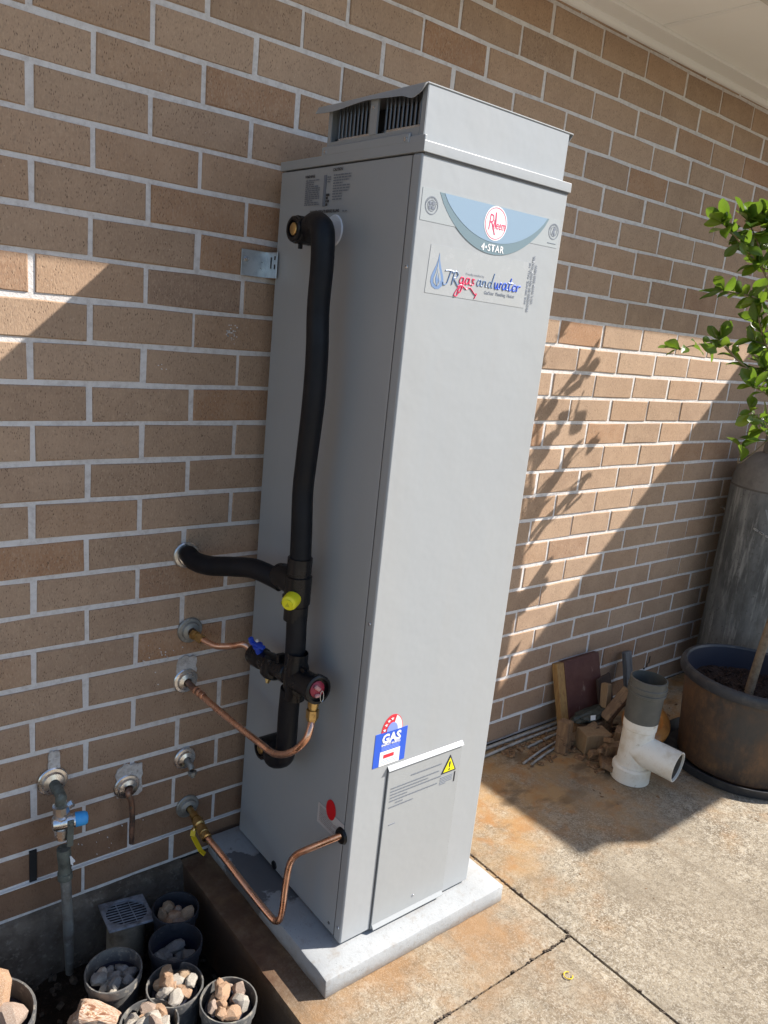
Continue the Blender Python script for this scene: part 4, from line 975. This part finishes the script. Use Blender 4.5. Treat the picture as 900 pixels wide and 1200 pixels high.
def cyl_patch(name, a0, a1, z0, z1, m, seed):
    b = MB(); rq = random.Random(seed); n = 10; top_, bot = [], []
    for i in range(n + 1):
        a = a0 + (a1 - a0) * i / n; top_.append(b.bm.verts.new(on_cyl(a, z1 + rq.uniform(-.012, .012)))); bot.append(b.bm.verts.new(on_cyl(a, z0 + rq.uniform(-.012, .012))))
    for i in range(n): b.bm.faces.new((top_[i], top_[i + 1], bot[i + 1], bot[i]))
    part(name, b, m, gb, 0)
cyl_patch('paint_patch', -2.25, -1.75, .36, .60, CYLP, 2)
for a, t_, z0 in ((-2.62, 'W', .865), (-2.22, '3', .855)):   # faded stencilled characters
    me = text_mesh(t_, .085); b = MB(); M0 = Matrix.Identity(4)
    b.mesh(me, M0); bmesh.ops.triangulate(b.bm, faces=b.bm.faces)
    for v in b.bm.verts:
        u_, w_z = v.co.x, v.co.y; v.co = on_cyl(a + u_ / R_c, z0 + w_z, .001)
    part('stencil', b, CYLBLUE, gb, 0)
ch = thing('steel_chain', (2.68, -.01, .80), 'thin steel chain looped from the wall round the gas bottle', 'chain')
ca = on_y(846, 594, -.006); cpts = [ca]; a_t = -2.95
for i in range(9):
    a = a_t + i * .13; cpts.append(on_cyl(a, ca.z - .028 - i * .010, .006))
lks = []
acc = 0; tot = []
for p0, p1 in zip(cpts, cpts[1:]):
    n = max(1, int((p1 - p0).length / .016))
    for k in range(n): tot.append((p0.lerp(p1, k / n), (p1 - p0).normalized()))
link = MB(); link.tube([(.011 * math.cos(t), .0045 * math.sin(t), 0) for t in [2 * PI * i / 12 for i in range(13)]], .0014, 5, False, 0); LK = link.finish('link', V((0, 0, 0)), CHAIN, 60)
for i, (p, d) in enumerate(tot): inst('link', LK, Matrix.Translation(p) @ d.to_track_quat('X', 'Z').to_matrix().to_4x4() @ Matrix.Rotation(PI / 2 * (i % 2) + .5, 4, 'X'), ch)

PC = V((2.415, -.565, 0))
sc = MB(); sc.lathe([(0, .004), (.255, .004), (.272, .04), (.278, .04), (.262, .002), (0, .001)], PC, seg=56)
solo('pot_saucer', sc, POTRIM, PC, 'wide dark plastic saucer under the big rusty looking pot', 'saucer')
bp = thing('big_plant_pot', PC + V((0, 0, .006)), 'large black plastic pot with rusty brown streaks holding the shrub', 'plant pot')
b = MB(); b.lathe([(0, .008), (.205, .008), (.214, .018), (.240, .335)], PC, seg=56); part('pot_body', b, BIGPOT, bp)
b = MB(); b.lathe([(.240, .335), (.258, .338), (.262, .348), (.262, .366), (.255, .376), (.243, .378), (.238, .370)], PC, seg=56); part('rim', b, POTRIM, bp)
b = MB(); b.lathe([(.238, .370), (.229, .29), (.227, .285)], PC, seg=56); part('inner_wall', b, POTIN, bp)
b = MB()
sheet(b, PC.x - .17, PC.x + .17, PC.y - .17, PC.y + .17, 30, 30, lambda x, y: .288 + .010 * mnoise.fractal(V((x * 16, y * 16, 0)), 1, 2, 4))
for v in b.bm.verts:
    d = V((v.co.x - PC.x, v.co.y - PC.y)); m = max(abs(d.x), abs(d.y)); l = d.length
    if l > 1e-6: d = d * (m / l) * (.232 / .17); v.co.x, v.co.y = PC.x + d.x, PC.y + d.y
part('potting_mix', b, MULCH, bp, 60)
b = MB(); rq = random.Random(5)
for i in range(260):
    a = rq.uniform(0, 2 * PI); d = .215 * math.sqrt(rq.random()); s = rq.uniform(.004, .012)
    b.box((-1, -1, -1), (1, 1, 1), M=Matrix.Translation((PC.x + d * math.cos(a), PC.y + d * math.sin(a), .297)) @ Matrix.Rotation(rq.uniform(0, 6), 4, V((rq.gauss(0, 1), rq.gauss(0, 1), 2))) @ Matrix.Diagonal((s, s * .4, s * .2, 1)))
part('mulch_chips', b, MULCH, bp, 0)['kind'] = 'stuff'

shrub = thing('potted_shrub', (2.415, -.56, .29), 'glossy green leaved shrub growing in the large pot', 'shrub')
TR = [V((2.41, -.562, .28)), V((2.47, -.555, .52)), V((2.56, -.55, .80)), V((2.62, -.54, 1.1)), V((2.63, -.52, 1.4)), V((2.60, -.50, 1.75)), V((2.57, -.49, 2.1))]
b = MB(); b.tube(TR, [.017, .0155, .014, .012, .010, .008, .004], 12); part('trunk', b, BARK, shrub, 60)
def leaf_mesh(seed, m):
    rr = random.Random(seed); b = MB(); n = 7; rows = []
    curl = rr.uniform(-.9, .6); fold = rr.uniform(.15, .5)
    for i in range(n + 1):
        t = i / n
        w = .28 * math.sin(PI * min(1, t ** 1.25 * 1.0)) ** .75 * (.62 + .55 * t) if 0 < i < n else .03
        y = -.08 + 1.08 * t; z = curl * (t - .0) ** 2 * .6
        rows.append([b.bm.verts.new((s * w, y, z + abs(s) * w * fold + .02 * math.sin(t * 9 + s * 2 + seed))) for s in (-1, -.5, 0, .5, 1)])
    for p, q in zip(rows, rows[1:]):
        for k in range(4): b.bm.faces.new((p[k], p[k + 1], q[k + 1], q[k]))
    return b.finish('leaf', V((0, 0, 0)), m, 80)
LMS = [leaf_mesh(i, LEAF) for i in range(4)] + [leaf_mesh(i + 9, LEAFY) for i in range(4)]
rl = random.Random(21)
def leaf(p, d, s, roll=None, kind=None):
    d = V(d).normalized(); up = V((rl.gauss(0, .5), rl.gauss(0, .5), 1)); x = d.cross(up).normalized(); z = x.cross(d)
    M = Matrix((x, d, z)).transposed().to_4x4()
    k = rl.randrange(4) + (4 if (rl.random() < .32 if kind is None else kind) else 0)
    inst('leaf', LMS[k], Matrix.Translation(p) @ M @ Matrix.Rotation(rl.uniform(-.9, .9) if roll is None else roll, 4, 'Y') @ Matrix.Diagonal((s, s, s, 1)), shrub)
def twig(pts, r=.004, leaves=8, s=(.055, .08), tip=3, name='branch', spread=1.0):
    pts = [V(p) for p in pts]; b = MB(); b.tube(pts, [r * (1 - .6 * i / (len(pts) - 1)) for i in range(len(pts))], 7); part(name, b, TWIG, shrub, 60)
    n = len(pts) - 1
    for i in range(leaves):
        f = .25 + .7 * (i + rl.random() * .5) / leaves; k = min(int(f * n), n - 1); p = pts[k].lerp(pts[k + 1], f * n - k); d = (pts[k + 1] - pts[k]).normalized()
        o = V((rl.gauss(0, 1), rl.gauss(0, 1), rl.gauss(.25, .8))) * spread; leaf(p, d * .55 + o.normalized(), rl.uniform(*s))
    d = (pts[-1] - pts[-2]).normalized()
    for i in range(tip):
        o = V((rl.gauss(0, 1), rl.gauss(0, 1), rl.gauss(.1, .8))); leaf(pts[-1], d + o.normalized() * .75, rl.uniform(*s))
Y_ = lambda a, c, y: on_y(a, c, y)
# branches that reach into the picture from the right
twig([TR[4], Y_(930, 470, -.50), Y_(895, 445, -.47), Y_(862, 420, -.44), Y_(842, 398, -.42)], .0045, 12, (.038, .076), 5)
twig([Y_(862, 420, -.44), Y_(845, 402, -.44), Y_(822, 403, -.43), Y_(796, 409, -.42)], .003, 10, (.038, .076), 3)
twig([TR[5], Y_(915, 372, -.50), Y_(892, 352, -.48), Y_(872, 345, -.47), Y_(848, 340, -.46)], .004, 20, (.038, .076), 6)
twig([Y_(915, 372, -.50), Y_(895, 318, -.48), Y_(872, 290, -.47), Y_(858, 272, -.46), Y_(848, 262, -.45)], .004, 24, (.038, .076), 6)
twig([Y_(895, 318, -.48), Y_(888, 285, -.47), Y_(876, 258, -.46)], .0035, 12, (.038, .076), 6)
twig([Y_(910, 300, -.50), Y_(903, 272, -.49), Y_(895, 262, -.48)], .0035, 12, (.038, .076), 5)
twig([TR[4], Y_(925, 450, -.50), Y_(905, 420, -.49), Y_(893, 390, -.48), Y_(886, 360, -.47)], .004, 24, (.038, .076), 5)
twig([TR[3], Y_(920, 480, -.52), Y_(898, 462, -.50), Y_(882, 452, -.48)], .0038, 19, (.038, .076), 5)
twig([TR[3], Y_(918, 520, -.52), Y_(902, 500, -.50), Y_(880, 482, -.48)], .0032, 12, (.038, .076), 4)
twig([TR[3], Y_(925, 545, -.52), Y_(908, 520, -.50), Y_(894, 505, -.49)], .003, 7, (.038, .076), 4)
twig([TR[5], Y_(925, 330, -.49), Y_(905, 318, -.48), Y_(890, 312, -.47)], .0035, 19, (.038, .076), 5)
twig([TR[5], Y_(925, 290, -.49), Y_(908, 270, -.48), Y_(893, 252, -.47)], .0035, 16, (.038, .076), 5)
twig([TR[4], Y_(920, 420, -.49), Y_(900, 405, -.48), Y_(884, 400, -.47)], .0035, 16, (.04, .068), 4)
twig([TR[3], Y_(920, 460, -.50), Y_(905, 440, -.49), Y_(896, 430, -.48)], .0035, 14, (.04, .068), 4)
# rest of the crown, beyond the right edge of the picture: throws the leaf shadows on the sunlit bricks
SUNV = -LIGHT / abs(LIGHT.x)
def src(px_, py_, t): return on_y(px_, py_, 0) + SUNV * t
for (a0, c0, a1, c1, t, n) in ((626, 492, 682, 440, .66, 8), (622, 540, 676, 484, .68, 5), (640, 570, 690, 520, .70, 4), (612, 605, 668, 572, .68, 5), (614, 640, 660, 600, .70, 4), (632, 436, 656, 396, .68, 2), (598, 705, 616, 692, .74, 3), (590, 745, 608, 716, .72, 3)):
    p1, p2 = src(a0, c0, t), src(a1, c1, t - .04); base = TR[3].lerp(TR[5], rl.random())
    twig([base, base.lerp(p1, .5) + V((0, 0, -.03)), p1, p2], .0035, n, (.068, .092), 2, spread=.45)

# ------------------------------------------------------------------ drain fitting and odds and ends by the wall
tp = thing('pvc_tee_fitting', (1.93, -.42, 0), 'white plastic drain tee with a dark grey socket on top', 'pipe fitting')
TC = V((1.93, -.42, 0)); ta = V((.01, 0, 1))
b = MB(); b.lathe([(.058, 0), (.0685, .002), (.0685, .052), (.064, .058), (.0565, .06), (.0560, .20), (.059, .204), (.059, .262), (.055, .263)], TC, ta, 36); wp = part('tee_body', b, PVCW, tp)
bdv = V((.17, -.98, -.05)).normalized()
b = MB(); b.lathe([(.0555, .0), (.0555, .05), (.0545, .055), (.0545, .158), (.0505, .158), (.0505, .06), (0, .06)], TC + V((0, 0, .125)), bdv, 36); part('side_branch', b, PVCW, tp)
b = MB(); b.lathe([(.0500, .150), (.0500, .06), (0, .059)], TC + V((0, 0, .125)), bdv, 36); part('branch_bore', b, mat('bore_shade', (.10, .085, .07), [(30, (.25, .19, .12), .5, .65)], .7), tp)  # inner sleeve coloured dark to paint the shade inside the hollow branch
b = MB(); b.lathe([(.0595, .235), (.0600, .237), (.0615, .335), (.0665, .338), (.0665, .346), (.0635, .348), (.0635, .356), (.0675, .358), (.0675, .366), (.0645, .368), (.0645, .392), (.0595, .394), (.0585, .30), (0, .29)], TC, ta, 36); part('grey_socket', b, PVCG, tp)

def block_obj(name, c, size, rot, m, label, cat, bev=.002, rough=.003):
    b = MB(); b.box([-x / 2 for x in size], [x / 2 for x in size], bev, 1)
    bmesh.ops.subdivide_edges(b.bm, edges=[e for e in b.bm.edges if e.calc_length() > .03], cuts=3, use_grid_fill=True)
    for v in b.bm.verts: v.co += V((mnoise.noise(v.co * 40 + V(c)), mnoise.noise(v.co * 40 + V(c) * 2), mnoise.noise(v.co * 40 - V(c)))) * rough
    me = b.finish(name, V((0, 0, 0)), m, 30)
    E_ = Matrix.Rotation(rot[2], 4, 'Z') @ Matrix.Rotation(rot[1], 4, 'Y') @ Matrix.Rotation(rot[0], 4, 'X')
    zmin = min((E_ @ v.co).z for v in me.vertices)
    c = V(c)
    if c.z < .0001: c.z = -zmin + .001
    return tag(inst(name, me, Matrix.Translation(c) @ E_), label, cat)
# painted board leaning on the wall, raw edge to the left
rs = random.Random(31)
for i in range(14):
    a, c = rs.uniform(1.90, 2.20), rs.uniform(-.33, -.10)
    block_obj('wood_scrap', (a, c, 0 if i % 3 else rs.uniform(.04, .09)), (rs.uniform(.03, .09), rs.uniform(.015, .035), rs.uniform(.012, .03)), (rs.uniform(-.4, .4), rs.uniform(-.5, .5), rs.uniform(0, 3)), (WOODB, WOODB, WOODL)[i % 3], ('brown', 'brown', 'pale')[i % 3] + ' broken wood scrap ' + ('raised on the timber pile' if i % 3 == 0 else 'lying low in the timber pile') + (' beside the white tee' if a > 2.06 else ' behind the timber offcuts' if c > -.21 else ' at the front of the pile'), 'wood scrap')['group'] = 'wood scraps in the timber pile'
pb = thing('painted_board', (2.09, -.06, 0), 'maroon painted board with raw yellow edge leaning on the brick wall', 'board')
lean = Matrix.Translation((2.075, -.098, .004)) @ Matrix.Rotation(-.10, 4, 'Z') @ Matrix.Rotation(-.27, 4, 'X') @ Matrix.Rotation(-.06, 4, 'Y')
b = MB(); b.box((-.085, -.014, 0), (.115, .014, .285), .001, 1, M=lean); part('painted_face', b, BRONZ, pb)
b = MB(); b.box((-.125, -.012, .0), (-.086, .016, .283), .001, 1, M=lean); part('raw_edge', b, WOODY, pb)
block_obj('timber_batten', (2.42, -.055, .115), (.045, .022, .25), (-.22, -.06, 0), WOODG, 'grey weathered timber batten leaning on the wall behind the tee', 'timber')
block_obj('timber_stub', (1.845, -.175, .062), (.042, .045, .125), (-.06, .06, .2), WOODB, 'short brown timber stub standing upright left of the pile', 'timber')
block_obj('timber_block', (1.965, -.225, 0), (.115, .075, .075), (0, .03, -.35), WOODL, 'squat pale topped timber block in front of the maroon board', 'timber')
block_obj('timber_offcut', (1.955, -.315, .042), (.078, .03, .072), (.15, .05, -.25), WOODB, 'rusty brown square timber offcut leaning on the squat block', 'timber')
block_obj('timber_wedge', (2.125, -.20, .135), (.05, .04, .15), (.35, .62, .3), WOODB, 'split brown timber wedge lying tilted on top of the pile', 'timber')
block_obj('timber_chip', (2.125, -.145, .15), (.035, .03, .10), (-.2, .2, .1), WOODL, 'pale timber chip standing behind the tilted wedge', 'timber')
block_obj('brick_fragment', (1.915, -.395, 0), (.055, .045, .028), (.05, 0, .5), WOODB, 'small brown fragment lying alone on the concrete', 'fragment', .003, .003)
block_obj('flat_shard', (1.905, -.345, 0), (.10, .07, .02), (.25, .12, .7), WOODB, 'dark flat shard lying at the foot of the pile', 'fragment', .002, .004)
block_obj('small_chunk', (1.985, -.335, 0), (.05, .045, .04), (.3, .3, .2), WOODL, 'pale chunk wedged between the shard and the tee', 'fragment', .003, .004)
block_obj('upright_splinter', (2.03, -.285, 0), (.045, .03, .10), (.1, -.2, .5), WOODB, 'brown upright splinter beside the white tee', 'timber', .002, .003)
block_obj('thin_board', (2.19, -.105, .10), (.10, .012, .20), (-.25, -.05, .1), mat('dark_board', (.05, .03, .025), rough=.7), 'dark thin board leaning behind the wedge', 'board')
bag = thing('dark_plastic_bag', (2.03, -.14, .06), 'crumpled dark green plastic with a tiny white label under the board', 'plastic bag')
b = MB(); bmesh.ops.create_icosphere(b.bm, subdivisions=4, radius=1)
for v in b.bm.verts:
    n = mnoise.fractal(v.co * 2.2, 1, 2, 4); v.co *= 1 + .22 * n
    v.co = V((2.04 + v.co.x * .11, -.15 + v.co.y * .035, .094 + v.co.z * .022))
part('crumpled_sheet', b, DARKBAG, bag, 40)
b = MB(); o_ = V((1.985, -.187, .098)); b.poly([o_, o_ + V((.026, -.004, -.002)), o_ + V((.028, 0, .016)), o_ + V((.002, .004, .018))], (0, .001, 0)); part('white_label', b, WHITEP, bag)
block_obj('pile_base_block', (2.05, -.15, .036), (.16, .08, .07), (0, 0, -.1), WOODB, 'low brown timber block carrying the dark plastic', 'timber')
b = MB(); cj = on_z(756, 848, .10); b.lathe([(0, -.045), (.075, -.044), (.088, -.02), (.092, .01), (.086, .036), (.07, .048), (.05, .05), (.045, .04), (0, .04)], cj, (-.25, -.55, .8), 36)
solo('clay_dish', b, TERRA, cj, 'orange glazed clay dish tipped behind the white tee', 'clay dish')
for i, (x0, x1, y0, y1, r) in enumerate(((1.30, 2.02, -.030, -.032, .0065), (1.52, 2.02, -.062, -.055, .0055), (1.74, 2.0, -.098, -.088, .005), (1.64, 1.92, -.165, -.12, .0045), (1.66, 1.90, -.185, -.145, .0045))):
    b = MB(); b.tube([(x0, y0, r + .002), ((x0 + x1) / 2, (y0 + y1) / 2 + .003, r + .004), (x1, y1, r + .002)], r, 10)
    lb = ('long grey conduit lying tight along the foot of the wall', 'grey conduit second from the wall on the concrete', 'short grey conduit beside the brown bark bits', 'thin pale rod lying at an angle behind the timber stub', 'thin pale rod nearest the sunlit concrete')[i]
    solo('conduit', b, ROD, (x0, y0, 0), lb, 'conduit', 'conduits lying along the wall', ang=60)
b = MB(); rq = random.Random(9)
def bits(n, x0, x1, y0, y1, s0, s1):
    for i in range(n):
        s = rq.uniform(s0, s1); x, y = rq.uniform(x0, x1), rq.uniform(y0, y1)
        b.box((-1, -1, -1), (1, 1, 1), M=Matrix.Translation((x, y, s * .25)) @ Matrix.Rotation(rq.uniform(0, 6), 4, V((rq.gauss(0, .3), rq.gauss(0, .3), 1))) @ Matrix.Diagonal((s, s * rq.uniform(.25, .7), s * .22, 1)))
bits(150, 1.62, 2.0, -.20, -.03, .004, .014); bits(90, 1.85, 2.25, -.36, -.15, .004, .02); bits(45, 1.7, 2.5, -.55, -.2, .002, .006); bits(40, 2.1, 2.8, -.4, -.02, .003, .009); bits(24, 1.2, 2.6, -1.2, -.5, .0015, .0035); bits(16, 2.1, 2.35, -.92, -.80, .003, .007)
solo('bark_debris', b, DEBRIS, kind='stuff', label='brown bark bits and splinters scattered by the wall', cat='debris', ang=0)
b = MB(); rq2 = random.Random(4)      # dirt packed in the slab joints
for i in range(260):
    if i % 2: x, y = 1.122 + rq2.uniform(-.004, .004), rq2.uniform(-2.2, -.4)
    else: x, y = rq2.uniform(.45, 1.12), -.79 + rq2.uniform(-.003, .003)
    s = rq2.uniform(.0015, .0045); b.box((-1, -1, -1), (1, 1, 1), M=Matrix.Translation((x, y, -.006 + rq2.uniform(-.004, .004))) @ Matrix.Rotation(rq2.uniform(0, 6), 4, 'Z') @ Matrix.Diagonal((s, s * .6, s * .6, 1)))
solo('joint_dirt', b, mat('joint_soil', (.07, .05, .035), [(60, (.16, .13, .10), .5, .65)], 1), kind='stuff', label='dark grit packed into the paving joints', cat='dirt', ang=0)
rg = MB(); oc = on_z(666, 1143, .003); rg.tube([oc + V((.011 * math.cos(t), .011 * math.sin(t), 0)) for t in [.5 + 5.2 * i / 14 for i in range(15)]], .0013, 6, True, 0)
solo('yellow_ring', rg, YVINYL, oc, 'tiny yellow plastic ring lying on the front concrete bay', 'ring')
